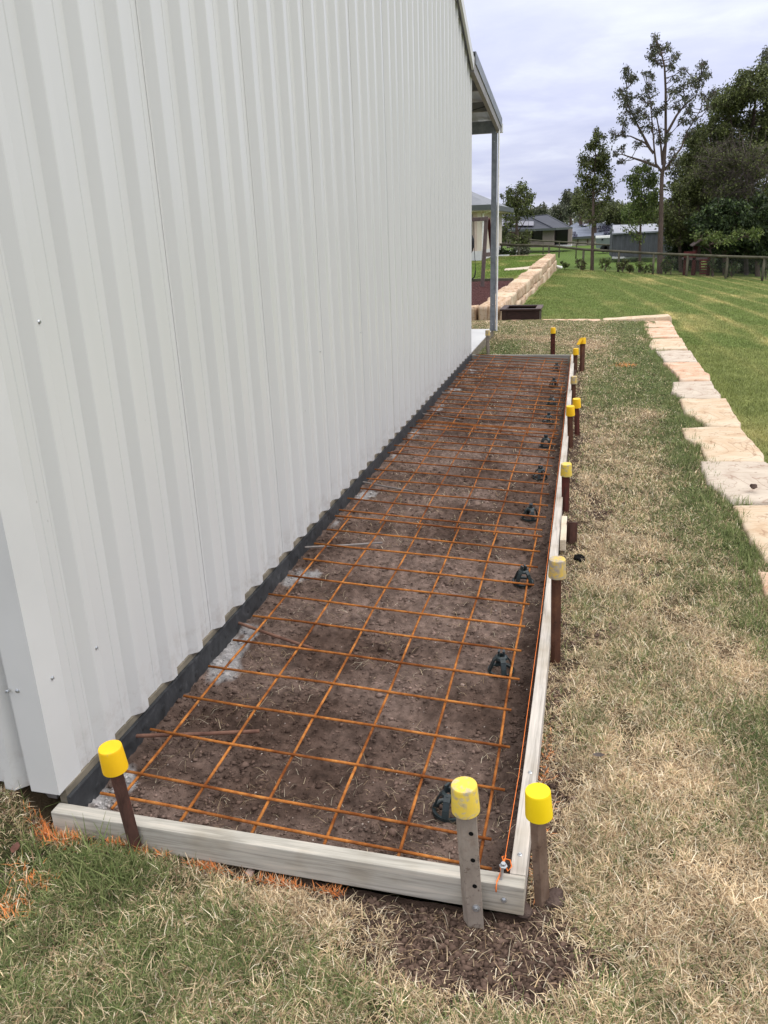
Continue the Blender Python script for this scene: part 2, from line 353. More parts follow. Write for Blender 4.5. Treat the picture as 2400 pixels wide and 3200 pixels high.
def green(x, y):
    g = .23+.10*np.clip((y-2)/4, 0, 1)+.16*np.clip((y-5)/3, 0, 1)+.22*np.clip((x-1.45)/.4, 0, 1)*np.clip((y-1)/1.5, 0, 1)
    g = g+.42*np.clip((.05-y)/.2, 0, 1)*np.clip((.8-x)/.4, 0, 1)
    for (u, v, rx, ry, a) in [(330, 2730, .2, .05, .5), (150, 2700, .12, .06, .3), (2180, 1560, .12, .35, .7), (2280, 1680, .08, .14, .8), (2350, 1730, .08, .1, .8),
            (2130, 1430, .10, .35, .75), (2110, 1310, .12, .5, .7), (2060, 1210, .2, .5, .55), (1960, 1180, .4, .8, .35), (1880, 1240, .25, .7, .3), (2030, 1100, .3, .8, .35), (1600, 1080, .25, 1.0, .5),
            (1720, 1200, .3, 1, .0), (1980, 1030, .6, .7, .45), (2400, 2350, .12, .2, .4), (650, 2990, .3, .06, .15), (1900, 1330, .2, .3, .2), (2380, 1950, .1, .2, .4), (1250, 3160, .3, .06, .2),
            (1650, 1060, .35, .4, -.45), (1830, 1080, .35, .5, -.3), (1850, 1150, .3, .5, -.12), (1950, 1700, .3, .4, -.2), (2050, 1500, .3, .5, -.15), (2040, 1290, .12, .16, -.5), (200, 3000, .15, .08, -.25), (1980, 2450, .4, .3, -.22), (2010, 1060, .1, .5, -.4), (2300, 2900, .3, .15, -.15), (870, 2830, .2, .08, -.25)]:
        g = g+a*blob(x, y, u, v, rx, ry)
    n = fbm(x*2.3, y*1.5, 4, 21); n2 = fbm(x*7, y*5, 3, 31)
    return np.clip(g+(n-.5)*.75+(n2-.5)*.5, .02, .98)
def front_z(x, y): return TZ+.018*(fbm(x*2, y*2, 3, 3)-.5)+.012*(fbm(x*14, y*14, 3, 9)-.5)-.012*bare(x, y)+.03*np.clip((y-9)/3, 0, 1)-.01*np.clip((x-1.3), 0, 1)+.115*np.clip((-.19-x)/.08, 0, 1)*np.clip((y+.11)/.11, 0, 1)*(y < 1.5)+.035*np.exp(-((x+.02)/.3)**2)*np.clip((y+.25)/.2, 0, 1)*(y < .5)
def lower_z(x, y):
    yy = np.minimum(y, 40.0)
    z = -.28-.016*(yy-18)-.07*(np.clip(x, -1e9, 40)+.3)
    z = np.where((y < 13.2)&(x < 2.42), np.minimum(z, -.40), z); z = np.where((x < -.5)&(y < 39.5), np.minimum(z, -.40), z)
    far = np.clip((y-40)/20, 0, 1); z2 = -1.35-.0*x
    return np.clip(z*(1-far)+z2*far, -3.5, 3)+.03*(fbm(x*.3, y*.3, 3, 3)-.5)

STRAW = np.array([[.64, .50, .32], [.76, .63, .43], [.48, .35, .21], [.86, .76, .58], [.31, .21, .13]])
GREEN = np.array([[.135, .175, .06], [.18, .215, .08], [.22, .25, .10], [.095, .135, .045], [.27, .27, .13]])

# front lawn sheet
xs = np.concatenate([np.linspace(-7, -.75, 30), np.arange(-.7, 2.62, .02)]); ys = np.concatenate([np.linspace(-8, -.75, 24), np.arange(-.7, 3, .02), np.arange(3, 12.75, .04)])
def sheet(name, xs, ys, zf, tonef, mt, hole=None):
    X, Y = np.meshgrid(xs, ys); x = X.ravel(); y = Y.ravel(); z = zf(x, y)
    nx = len(xs); i, j = np.meshgrid(np.arange(nx-1), np.arange(len(ys)-1)); a = (j*nx+i).ravel()
    F = np.stack([a, a+1, a+nx+1, a+nx], 1)
    if hole is not None:
        cx = (x[F].mean(1)); cy = y[F].mean(1); F = F[~hole(cx, cy)]
    return npmesh(name, np.stack([x, y, z], 1), F, mt, None, tonef(x, y), True)
def lawn_tone(x, y):
    g = green(x, y)[:, None]; b = bare(x, y)[:, None]; n = fbm(x*30, y*30, 3, 8)[:, None]
    fy = (1+1.3*np.clip((y-3)/4, 0, 1))[:, None]; th = np.array([.12, .084, .052])*(.55+.9*n)*fy; gr = np.array([.055, .07, .028])*(.6+.8*n)*fy
    c = th*(1-g)+gr*g; so = np.array([.095, .064, .050])*(.6+.8*n)
    b = np.clip(b*1.6, 0, 1); return c*(1-b)+so*b
ho = lambda x, y: (x > -.12)&(x < 1.115)&(y > .03)&(y < 8.16)
fz = lambda x, y: np.where((x > 2.30)|(y > 12.62), -.42, front_z(x, y))
struct(sheet('front_lawn', xs, ys, fz, lawn_tone, M['lawn'], ho))

# lower lawn + land to the horizon (one sheet)
xs = np.unique(np.concatenate([-np.geomspace(4, 1500, 26), np.arange(-4, 16, .14), np.geomspace(16, 1500, 30)]))
ys = np.unique(np.concatenate([-np.geomspace(1.5, 1500, 18), np.arange(-1.5, 14, .2), np.arange(14, 42, .15), np.geomspace(42, 2500, 50)]))
_a = onz(1943, 862, -.95)[:2]; _b = onz(2238, 982, -.75)[:2]; _c2 = onz(2080, 880, -1.0)[:2]
_dir = (_b-_a)/np.linalg.norm(_b-_a); _nrm = np.array([-_dir[1], _dir[0]])
def lower_tone(x, y):
    s = (x-_a[0])*_nrm[0]+(y-_a[1])*_nrm[1]+.9*(fbm(x*.12, y*.12, 2, 4)-.5)
    st = np.abs(((s/1.15) % 1)-.5)*2; st = np.clip((.34-st)/.3, 0, 1)
    near = .55*np.clip((y-5)/12, .35, 1)*np.clip((x-.8)/3, 0, 1)*np.clip((44-y)/3, 0, 1)
    n = fbm(x*.9, y*.35, 4, 12); n2 = fbm(x*8, y*5, 3, 13); n3 = fbm(x*40, y*30, 2, 17)
    dry = np.clip(st*near*(.25+1.2*n)+np.clip(n-.52, 0, 1)*2.2*np.clip((44-y)/3, 0, 1)+.16*(y < 12), 0, 1)
    g = np.array([.155, .20, .06])*(.72+.4*n2+.25*n3)[:, None]; d = np.array([.50, .42, .19])*(.8+.4*n2)[:, None]
    dry = (dry*(.45+.8*n2))[:, None]
    c = g*(1-dry)+d*dry
    farc = np.array([.10, .155, .035])*(.75+.5*fbm(x*.5, y*.15, 3, 14))[:, None]
    f = np.clip((y-41)/2, 0, 1)[:, None]; return c*(1-f)+farc*f
struct(sheet('lower_lawn', xs, ys, lower_z, lower_tone, M['lawn']))

# ------------------------------------------------------------------ grass blades
def blades(name, x, y, z, ln, wd, tilt, azi, col, label):
    n = len(x); ca, sa = np.cos(azi), np.sin(azi)
    side = np.stack([-sa, ca, np.zeros(n)], 1)
    def pt(t):       # bending: tilt grows along the blade
        a = tilt*(.55+.6*t); h = ln*t
        return np.stack([x+ca*np.sin(a)*h, y+sa*np.sin(a)*h, z+np.cos(a)*h], 1)
    p0, p1, p2 = pt(0), pt(.5), pt(1.0)
    w = wd[:, None]*side
    V = np.stack([p0-w*.5, p0+w*.5, p1+w*.42, p1-w*.42, p2+w*.08, p2-w*.08], 1).reshape(-1, 3)
    b = np.arange(n)*6; F = np.stack([np.stack([b, b+1, b+2, b+3], 1), np.stack([b+3, b+2, b+4, b+5], 1)], 1).reshape(-1, 4)
    o = npmesh(name, V, F, M['blade'], None, np.repeat(col, 6, 0)); return stuff(o, label, 'grass')
def scatter(n, xr, yr, p, d0, k):
    """rejection sample with density falling with distance from the viewpoint"""
    X = []; Y = []
    while sum(map(len, X)) < n:
        x = RNG.uniform(*xr, 400000); y = RNG.uniform(*yr, 400000)
        d = np.sqrt((x-CP[0])**2+(y-CP[1])**2+2.4)
        q = ray_in(x, y, TZ, .5); keep = q & (RNG.random(400000) < p(x, y)*np.minimum(1, (d0/d)**k)); X.append(x[keep]); Y.append(y[keep])
    return np.concatenate(X)[:n], np.concatenate(Y)[:n]
def ray_in(x, y, z, m=.25):
    P = np.stack([x-CP[0], y-CP[1], z-CP[2]+0*x], 1)@RM.T
    u = FPX*P[:, 0]/P[:, 2]; v = FPX*P[:, 1]/P[:, 2]
    return (P[:, 2] > .2) & (np.abs(u) < 1200*(1+m)) & (np.abs(v) < 1600*(1+m))
def on_lawn(x, y):
    out = ~((x > -.165)&(x < 1.128)&(y > -.002)&(y < 8.26)) & (y < 12.35) & ~((x < -.12)&(y > .018)&(y < 10.62)) & (x < np.where(y < 1.6, 2.28, 2.06)+.12*(fbm(y*1.5, y*0, 3, 2)-.4)*2)
    return out
def paint(x, y):
    """orange marking spray left on the turf"""
    s = 0
    for (u, v, rx, ry, a) in [(155, 2590, .030, .016, 1.0), (215, 2625, .035, .016, .9), (375, 2625, .03, .012, .9), (440, 2645, .02, .01, .4), (530, 2635, .015, .012, .6), (650, 2685, .035, .012, .8), (820, 2715, .03, .009, .5), (900, 2750, .035, .012, .8), (1060, 2748, .015, .01, .7),
                              (110, 2760, .04, .012, .35), (20, 2845, .05, .02, .3), (1950, 1140, .12, .10, .35), (1700, 2460, .02, .2, .35), (1690, 2620, .01, .1, .2)]:
        s = s+a*1.5*blob(x, y, u, v, rx*1.35, ry*1.5)
    return s*(.5+fbm(x*40, y*40, 2, 44))
x, y = scatter(820000, (-1.1, 2.3), (-.75, 12.4), lambda x, y: on_lawn(x, y)*np.clip(1-1.25*bare(x, y), .03, 1)*np.clip(fbm(x*13, y*11, 2, 61)*2.2-.35, .12, 1), 1.75, 1.75)
n = len(x); d = np.sqrt((x-CP[0])**2+(y-CP[1])**2+2.4); g = green(x, y); br = bare(x, y)
isg = RNG.random(n) < g*.9*(1-br*.8)
col = np.where(isg[:, None], GREEN[RNG.integers(0, 5, n)], STRAW[RNG.choice(5, n, p=[.32, .22, .2, .08, .18])])
col = col*RNG.uniform(.6, 1.3, n)[:, None]*(.62+.76*fbm(x*16, y*12, 3, 63))[:, None]
pt_ = (RNG.random(n) < np.clip(paint(x, y)*1.1-.12, 0, 1)); col[pt_] = np.array([.98, .38, .13])*RNG.uniform(.75, 1.1, pt_.sum())[:, None]
ln = np.where(isg, RNG.gamma(5, .0046, n), RNG.gamma(4, .0052, n)).clip(.007, .06); ln = ln*np.clip(1-.04*(d-3), .6, 1)
wd = np.maximum(RNG.uniform(.0013, .0030, n), np.where(d > 4, .00068, .00052)*d*RNG.uniform(.8, 1.4, n))
tl = np.where(isg, RNG.uniform(.35, 1.3, n), RNG.uniform(.6, 1.5, n))
az = RNG.uniform(0, 6.283, n)
blades('lawn_grass', x, y, front_z(x, y)-.002, ln, wd, tl, az, col, 'short patchy grass, straw coloured and green, round the timber formwork')
# sprayed grass beside the board
X = []; Y = []; Cc = []
for (u, v, rx, ry, n, c) in [(150, 2585, .022, .014, 150, 0), (175, 2600, .02, .012, 130, 0), (205, 2622, .026, .014, 150, 0), (235, 2610, .02, .010, 70, 1), (120, 2580, .014, .010, 60, 1), (372, 2622, .022, .009, 110, 0), (400, 2632, .015, .008, 60, 1), (440, 2645, .012, .008, 40, 0), (532, 2632, .008, .008, 34, 0), (650, 2688, .022, .009, 120, 0), (700, 2700, .02, .008, 60, 1), (820, 2722, .024, .008, 80, 1), (900, 2748, .022, .009, 110, 0), (860, 2735, .015, .008, 50, 0), (1055, 2752, .014, .007, 70, 0), (985, 2735, .012, .007, 30, 1), (110, 2755, .05, .018, 70, 1), (30, 2840, .04, .02, 90, 1), (60, 2700, .03, .02, 30, 1)]:
    z = TZ
    for _ in range(4): p = onz(u, v, z+.012); z = float(front_z(p[:1], p[1:2])[0])
    X.append(p[0]+rx*RNG.normal(size=n)); Y.append(np.minimum(p[1]+ry*RNG.normal(size=n), np.where(X[-1] > -.17, -.01, .02))); Cc.append(np.where(RNG.random((n, 1)) < (.3 if c == 0 else .6), STRAW[RNG.choice(5, n)], np.array([.98, .38, .13])*RNG.uniform(.7, 1.1, (n, 1))))
x = np.concatenate(X); y = np.concatenate(Y); n = len(x)
blades('painted_grass', x, y, front_z(x, y), RNG.uniform(.015, .042, n), RNG.uniform(.002, .004, n), RNG.uniform(.2, 1.3, n), RNG.uniform(0, 6.283, n), np.concatenate(Cc), 'grass tips sprayed with orange marking paint along the front board')
# long green tufts
def tuft(u, v, n, r, l0, l1, z=TZ):
    p = onz(u, v, z); a = RNG.uniform(0, 6.283, n); rr = r*np.sqrt(RNG.random(n))
    return p[0]+rr*np.cos(a), p[1]+rr*np.sin(a), RNG.uniform(l0, l1, n)
T = [(330, 2740, 120, .09, .04, .11), (180, 2560, 26, .02, .05, .10), (110, 2590, 12, .03, .05, .12), (130, 2480, 9, .015, .10, .19), (215, 2470, 2, .005, .17, .18), (40, 2500, 90, .06, .04, .1), (10, 2440, 80, .05, .05, .13), (360, 2800, 40, .06, .05, .11), (30, 2770, 12, .03, .06, .12), (180, 2700, 50, .1, .03, .09)]
for (u, v) in [(2340, 1715), (2380, 1735), (2300, 1690), (2270, 1660), (2230, 1620), (2190, 1560), (2165, 1500), (2150, 1440), (2160, 1400), (2130, 1390), (2110, 1320), (2200, 1330), (2150, 1310), (2090, 1260), (2060, 1230), (2240, 1540), (2310, 1580), (2340, 1840), (2370, 1960), (2390, 2060), (2330, 1770), (2100, 1185), (2080, 1150), (2060, 1100), (2010, 1050), (2000, 1020)]:
    T.append((u, v, 70, .07, .03, .085))
X = []; Y = []; L = []
for k in range(150):
    yy = random.uniform(1.6, 12.2); a = RNG.uniform(0, 6.283, 26); q = random.uniform(.02, .07); X.append(random.uniform(2.0, 2.11)-.02*(yy < 5)+q*np.cos(a)*RNG.random(26)); Y.append(yy+1.6*q*np.sin(a)*RNG.random(26)); L.append(RNG.uniform(.025, .07, 26))
for (u, v, k, r, l0, l1) in T:
    a, b, c = tuft(u, v, k, r, l0, l1); X.append(a); Y.append(b); L.append(c)
x = np.concatenate(X); y = np.concatenate(Y); ln = np.concatenate(L)
ok = ~((x > -.17)&(y > -.005)&(x < 1.2)) & ~((x < -.12)&(y > .015)); x, y, ln = x[ok], y[ok], ln[ok]; n = len(x)
blades('long_grass', x, y, front_z(x, y)-.004, ln, RNG.uniform(.002, .0045, n), RNG.uniform(.1, 1.0, n), RNG.uniform(0, 6.283, n), GREEN[RNG.integers(0, 3, n)]*RNG.uniform(.8, 1.35, n)[:, None], 'long green grass tufts at the shed corner and against the sandstone edging')
# loose dead runners on bare patches
x, y = scatter(650, (-.3, 1.9), (-.7, 8), lambda x, y: on_lawn(x, y)*np.clip(bare(x, y)*.9, 0, 1), 1.8, 1.8)
n = len(x); blades('dead_runners', x, y, front_z(x, y)+.002, RNG.uniform(.02, .065, n), RNG.uniform(.0009, .002, n), RNG.uniform(1.2, 1.6, n), RNG.uniform(0, 6.283, n), STRAW[RNG.choice(5, n)]*RNG.uniform(.45, .95, n)[:, None], 'dead straw runners lying over the bare soil beside the formwork')
# lower lawn blades
X = []; Y = []
while sum(map(len, X)) < 330000:
    x = RNG.uniform(-.2, 19, 300000); y = RNG.uniform(3, 41, 300000); z = lower_z(x, y)
    d = np.sqrt((x-CP[0])**2+(y-CP[1])**2); k = ray_in(x, y, z, .3)&(RNG.random(300000) < (9/d)**1.7)&((x > 2.42)|(y > 12.8)); X.append(x[k]); Y.append(y[k])
x = np.concatenate(X)[:330000]; y = np.concatenate(Y)[:330000]; n = len(x); d = np.sqrt((x-CP[0])**2+(y-CP[1])**2)
col = lower_tone(x, y)*RNG.uniform(.75, 1.45, n)[:, None]
blades('lower_lawn_grass', x, y, lower_z(x, y)-.003, RNG.uniform(.018, .042, n), np.maximum(.003, .0007*d), RNG.uniform(.1, 1.0, n), RNG.uniform(0, 6.283, n), col, 'mown green lawn with pale mower stripes below the sandstone edging')

# ------------------------------------------------------------------ excavated soil bed
def soil_z(x, y):
    e = np.clip((x+.12)/.15, 0, 1)
    return -.060-.028*np.clip(x, -.1, 1.1)+.020*(fbm(x*5, y*5, 3, 1)-.5)+.024*(fbm(x*20, y*20, 4, 6)-.5)+.022*(np.clip(fbm(x*46, y*46, 3, 16), .52, 1)-.52)*2+.02*np.clip((x-1.02)/.08, 0, 1)
def lime(x, y):
    s = 0
    for (cx, cy, rx, ry, a) in [(-.09, .16, .07, .12, 1.2), (-.07, .24, .05, .05, .8), (-.08, .98, .07, .16, 1.2), (-.03, .87, .05, .07, .8), (-.08, 1.18, .05, .08, .9), (-.07, 1.72, .06, .13, 1.1), (0, 1.78, .05, .05, .8), (-.09, 2.45, .03, .1, .6), (-.07, 2.95, .06, .13, 1.1), (-.02, 3.05, .05, .08, .8),
                                 (-.08, 3.85, .05, .1, .8), (-.06, 4.5, .06, .2, .9), (-.05, 5.45, .06, .2, .9), (-.04, 6.3, .08, .15, 1.0), (-.03, 7.45, .08, .15, 1), (.02, 4.9, .05, .1, .5)]:
        s = s+a*np.exp(-(((x-cx)/rx)**2+((y-cy)/ry)**2))
    return np.clip((s*(-.1+1.7*fbm(x*22, y*14, 5, 77))-.36)*2.6, 0, 1)*.85
def soil_tone(x, y):
    n = fbm(x*3.5, y*3.5, 4, 51)[:, None]; n2 = fbm(x*40, y*40, 3, 52)[:, None]
    n = np.clip((n-.3)*2.2, 0, 1); c = (np.array([.095, .063, .050])*(1-n)+np.array([.215, .155, .13])*n)*(.40+1.2*n2)
    recess_shade = np.clip((x-1.0)/.06, 0, 1)[:, None]*.3; c = c*(1-recess_shade)  # shade of the recess along the side board, put into the soil colour
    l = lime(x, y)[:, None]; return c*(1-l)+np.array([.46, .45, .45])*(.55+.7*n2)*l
xs = np.arange(-.135, 1.13, .0075); ys = np.concatenate([np.arange(.03, 2.6, .0075), np.arange(2.6, 8.2, .013)])
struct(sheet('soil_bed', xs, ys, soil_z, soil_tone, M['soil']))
# crumbs & pebbles (uncountable)
def crumbs(name, x, y, zf, r, col, label):
    n = len(x); base = np.array([[0, 0, 1], [1, 0, 0], [0, 1, 0], [-1, 0, 0], [0, -1, 0], [0, 0, -.7]], float)
    Fb = np.array([[0, 1, 2], [0, 2, 3], [0, 3, 4], [0, 4, 1], [5, 2, 1], [5, 3, 2], [5, 4, 3], [5, 1, 4]])
    V = base[None]*RNG.uniform(.55, 1.3, (n, 6, 1)); a = RNG.uniform(0, 6.28, n); c, s = np.cos(a)[:, None], np.sin(a)[:, None]
    vx = V[..., 0]*c-V[..., 1]*s; vy = V[..., 0]*s+V[..., 1]*c
    V = np.stack([vx*RNG.uniform(.7, 1.5, (n, 1)), vy, V[..., 2]*.7+.25*vx], 2)*r[:, None, None]+np.stack([x, y, zf(x, y)+r*.25], 1)[:, None]
    F = (Fb[None]+(np.arange(n)*6)[:, None, None]).reshape(-1, 3)
    return stuff(npmesh(name, V.reshape(-1, 3), F, M['clod'], None, np.repeat(col, 6, 0)), label, 'soil')
n = 60000; y = .04+8.1*RNG.random(n)**1.7; x = RNG.uniform(-.11, 1.08, n); r = RNG.gamma(1.5, .0017, n).clip(.0012, .013)*(.5+fbm(x*7, y*7, 3, 15))
col = soil_tone(x, y)*RNG.uniform(.7, 1.35, n)[:, None]; w = RNG.random(n) < .012; col[w] = np.array([.42, .36, .32])*RNG.uniform(.7, 1.2, (w.sum(), 1)); r[w] = r[w].clip(0, .004)
crumbs('soil_crumbs', x, y, soil_z, r, col, 'loose crumbs of dark brown soil inside the formwork')
x, y = scatter(22000, (-.3, 2), (-.7, 8), lambda x, y: on_lawn(x, y)*np.clip(bare(x, y), 0, 1)**1.2, 1.8, 1.8); r = RNG.gamma(1.7, .002, len(x)).clip(.0012, .012)
crumbs('soil_clods', x, y, front_z, r, lawn_tone(x, y)*0+np.array([.095, .064, .050])*RNG.uniform(.5, 1.6, (len(x), 1)), 'dark soil clods on the turf outside the formwork')
n = 6500; y = .04+8.1*RNG.random(n)**1.5; x = RNG.uniform(-.05, 1.09, n); cl = fbm(x*6, y*6, 3, 90); k = cl > .5; x, y = x[k], y[k]; n = len(x)
o = blades('root_fibres', x, y, soil_z(x, y)+.004, RNG.gamma(2.5, .012, n).clip(.008, .11), np.maximum(.0009, .00042*(y+2))*RNG.uniform(.8, 1.5, n), RNG.uniform(1.1, 1.65, n), RNG.uniform(0, 6.28, n), STRAW[RNG.choice(5, n)]*RNG.uniform(.4, .85, n)[:, None], 'pale root fibres and straw lying on the soil inside the formwork'); o['category'] = 'roots'

# dry leaves
def leaf(u, v, z, r, colr, label, curl=.5):
    p = onz(u, v, z)
    if not -.1 < p[0] < 1.1 or p[1] < 0:
        for _ in range(4): z = float(front_z(p[:1], p[1:2])[0])+.02; p = onz(u, v, z)
    p = p; V = []; F = []; nu, nv = 7, 5; a0 = random.uniform(0, 6.28)
    for i in range(nu):
        t = i/(nu-1); w = math.sin(math.pi*min(.98, max(.03, t)))**.8*.45
        for j in range(nv):
            s = (j/(nv-1)-.5)*2*w; lx = (t-.5)*2*r; ly = s*r*1.3; lz = curl*r*(t-.5)**2*2+curl*r*abs(s)**1.5*1.6+.008
            V.append((p[0]+lx*math.cos(a0)-ly*math.sin(a0), p[1]+lx*math.sin(a0)+ly*math.cos(a0), z+lz))
    for i in range(nu-1):
        for j in range(nv-1): a = i*nv+j; F.append((a, a+1, a+nv+1, a+nv))
    mb = MB(); mb.add(V, F); o = mb.build('dry_leaf', colr, smooth=True); return tag(o, label, 'leaf')
M['leafbrown'] = noisy('dry_leaf_brown', [(.3, (.09, .04, .03)), (.7, (.2, .09, .065))], 30, .7, .3, bs=.3)
M['leaftan'] = noisy('dry_leaf_tan', [(.3, (.42, .26, .16)), (.7, (.6, .42, .28))], 30, .7, .3, bs=.3)
leaf(15, 2510, TZ+.03, .035, M['leafbrown'], 'curled brown dry leaf highest in the grass left of the shed corner', .9)
leaf(45, 2565, TZ+.01, .03, M['leafbrown'], 'brown dry leaf between two others in the grass left of the formwork corner', .7)
leaf(10, 2600, TZ+.01, .035, M['leafbrown'], 'brown dry leaf nearest the left picture edge, lowest of the leaf litter', .7)
leaf(50, 2660, TZ+.005, .02, M['leafbrown'], 'small brown leaf on green grass below the leaf litter', .5)
leaf(1237, 2545, -.095, .016, M['leaftan'], 'pale tan curled leaf on dark soil near the front cross bars', .9)
leaf(1870, 2370, TZ+.02, .018, M['barkgrey'], 'grey dry leaf lying on straw coloured turf right of the formwork', .7)
def rock(u, v, z, r, mt, label, cat='stone'):
    p = onz(u, v, z); bm = bmesh.new(); bmesh.ops.create_icosphere(bm, subdivisions=3, radius=r)
    for q in bm.verts:
        k = .8+.45*float(vn(q.co.x/r*1.6+u, q.co.y/r*1.6+q.co.z/r*2, 3)); q.co *= k; q.co.z *= .7
    me = bpy.data.meshes.new('rock'); bm.to_mesh(me); bm.free(); me.materials.append(mt)
    o = link(bpy.data.objects.new('rock', me)); o.location = (p[0], p[1], z+r*.25); return tag(o, label, cat)
M['clay'] = noisy('brown_clod', [(.3, (.06, .04, .035)), (.7, (.13, .095, .08))], 18, .95, .05, bs=1, bd=.01)
M['pebble'] = noisy('pinkish_pebble', [(.3, (.3, .22, .19)), (.7, (.45, .35, .3))], 18, .9, .1, bs=.5)
rock(1732, 2812, TZ-.006, .027, M['clay'], 'fist sized brown clod on the turf behind the front corner stake', 'clod')
rock(1632, 2845, TZ, .022, M['clay'], 'orange brown stone under the front corner of the formwork')
rock(1812, 1752, TZ, .03, M['dark'], 'black lump of soil on the turf right of the timber wedge', 'clod')
rock(782, 2728, TZ, .012, M['pebble'], 'small grey stone in the grass just below the front board')
rock(2355, 1522, -.03, .02, M['clay'], 'small dark clod on a pale sandstone block', 'clod')
rock(1446, 2143, -.09, .009, M['pebble'], 'pinkish pebble on soil left of the second nearest bar chair')
rock(1548, 1740, -.09, .012, M['pebble'], 'flat pinkish stone on soil near the mesh overlap')

# ------------------------------------------------------------------ formwork boards
b = MB(); b.hexa([(-.150, .003, -.066), (1.122, -.006, -.07), (1.122, .034, -.07), (-.150, .043, -.066)], [(-.150, .003, .012), (1.122, -.006, .012), (1.122, .034, .012), (-.150, .043, .012)])
fb = thing('formwork_board', 'pale weathered timber board closing the near end of the formwork', 'timber board', (.48, .02, -.07), 'timber boards round the soil bed')
o = b.build('timber_plank', M['timx'], None, bevel=.003); o.location = (-.48, -.02, .07); o.parent = fb
def screw(parent, p, r=.006, off=(0, 0, 0), ax='z', nm='screw'):
    s = MB(); s.lathe([(0, .0016), (r*.6, .0016), (r, 0), (r, -.004)], n=12); s.lathe([(0, .004), (r*.55, .004), (r*.55, 0)], n=6)
    o = s.build(nm, M['steel'], parent); o.location = tuple(np.array(p)-np.array(off))
    if ax == '-y': o.rotation_euler = (R_(90), 0, 0)
    if ax == 'x': o.rotation_euler = (0, R_(90), 0)
    return o
off = (.48, .02, -.07)
screw(fb, (1.075, -.008, -.03), .007, off, '-y')
# long side board, slightly bowed
P = [(yy, float(np.interp(yy, [0, .4, .8, 1.3, 2, 3, 4.5, 5.5, 6.7, 8.3], [1.084, 1.086, 1.088, 1.088, 1.085, 1.081, 1.077, 1.070, 1.063, 1.052]))) for yy in [.036]+[.2*k for k in range(1, 41)]+[8.25]]
b = MB(); lo = []; 
for (yy, xx) in P: lo += [[(xx, yy, -.09), (xx+.038, yy, -.09), (xx+.038, yy, .012), (xx, yy, .012)]]
V = [q for s in lo for q in s]; F = [(0, 3, 2, 1), tuple(len(V)-4+i for i in range(4))]
for i in range(len(P)-1):
    for k in range(4): F.append((4*i+k, 4*i+(k+1) % 4, 4*i+4+(k+1) % 4, 4*i+4+k))
b.add(V, F); V0 = (1.1, 4, -.09)
sb = thing('formwork_board', 'long pale timber board along the right side of the soil bed', 'timber board', V0, 'timber boards round the soil bed')
o = b.build('timber_plank', M['timy'], None, bevel=.003); o.location = tuple(-np.array(V0)); o.parent = sb
screw(sb, (1.103, .10, .013), .006, V0); screw(sb, (1.106, .42, .013), .006, V0)
b = MB(); b.box((-.12, 8.17, -.10), (1.04, 8.21, .012))
bb = thing('formwork_board', 'dark grey timber board closing the far end of the formwork', 'timber board', (.45, 8.2, -.1), 'timber boards round the soil bed')
o = b.build('timber_plank', M['timdark'], None, bevel=.003); o.location = (-.45, -8.2, .1); o.parent = bb
# wedge + uncapped stake
w = MB(); w.hexa([(1.126, 2.25, -.055), (1.156, 2.25, -.055), (1.153, 2.52, -.05), (1.124, 2.52, -.05)], [(1.126, 2.25, .004), (1.156, 2.25, .004), (1.153, 2.52, .034), (1.124, 2.52, .034)])
tag(w.build('timber_wedge', M['timnew'], bevel=.004), 'short pale offcut wedged between the side board and an uncapped stake', 'timber block')

# ------------------------------------------------------------------ stakes
def cyl_frame(p, q):
    p = Vector(p); q = Vector(q); d = (q-p).normalized(); return Vector((0, 0, 1)).rotation_difference(d)
def stake(base, top, capr, caph, smat, cmat, label, rot=0.0, w=.042, capt=1, holes=3, flap=False, bolt=None, group='yellow capped steel stakes round the formwork'):
    base = Vector(base); top = Vector(top); L = (top-base).length
    t = thing('stake', label, 'stake', base, group); t.rotation_mode = 'QUATERNION'; t.rotation_quaternion = cyl_frame(base, top)
    th = .005; a = w*.92; b2 = w*.55
    c, s = math.cos(rot), math.sin(rot); rr = lambda pts: [(x*c-y*s, x*s+y*c) for x, y in pts]
    prof = rr([(-a*.35, -b2*.2), (a*.65, -b2*.2), (a*.65, -b2*.2+th), (-a*.35+th, -b2*.2+th), (-a*.62, b2*.8), (-a*.62-th, b2*.8-th*.3)])
    m_ = MB(); m_.prism(prof, -.25, L-.004); m_.build('steel_post', smat, t)
    for k in range(holes):
        z = L-.13-.075*k
        if z < .03: break
        hx, hy = rr([(a*.25, -b2*.2-.0006)])[0]; h = MB(); h.lathe([(.0001, .0005), (.0055, .0005), (.0055, -.002)], n=12)
        o = h.build('bolt_hole', M['dark'], t); o.location = (hx, hy, z); o.rotation_euler = (R_(90), 0, rot)
    if bolt:
        o = screw(t, (rr([(a*.25, 0)])[0][0], rr([(0, -b2*.2-.004)])[0][1], bolt), .009, nm='bolt'); o.rotation_euler = (R_(90), 0, rot)
    if capt:
        r = capr; cp = MB(); cp.lathe([(r*.8, -caph), (r*1.04, -caph), (r*1.05, -caph+.004), (r*.965, -.006), (r*.955, -.0025), (r*.93, -.0006), (r*.90, 0), (.0001, 0)], n=36)
        o = cp.build('cap', cmat, t, smooth=True); o.location = (0, 0, L)
        md = o.modifiers.new('edge', 'EDGE_SPLIT'); md.split_angle = R_(28)
        if flap:
            f = MB(); f.bar((-.02, -.03, -.012), (-.052, -.065, -.075), .045, .004); q = f.build('folded_flap', cmat, o)
    return t
stake(tuple(ony(419, 2622, -.012)), tuple(ony(343, 2334, -.03)), .0305, .069, M['stakedull'], M['cap'], 'leaning stake with orange yellow cap near the shed corner at the front board', .5, .025, holes=0)
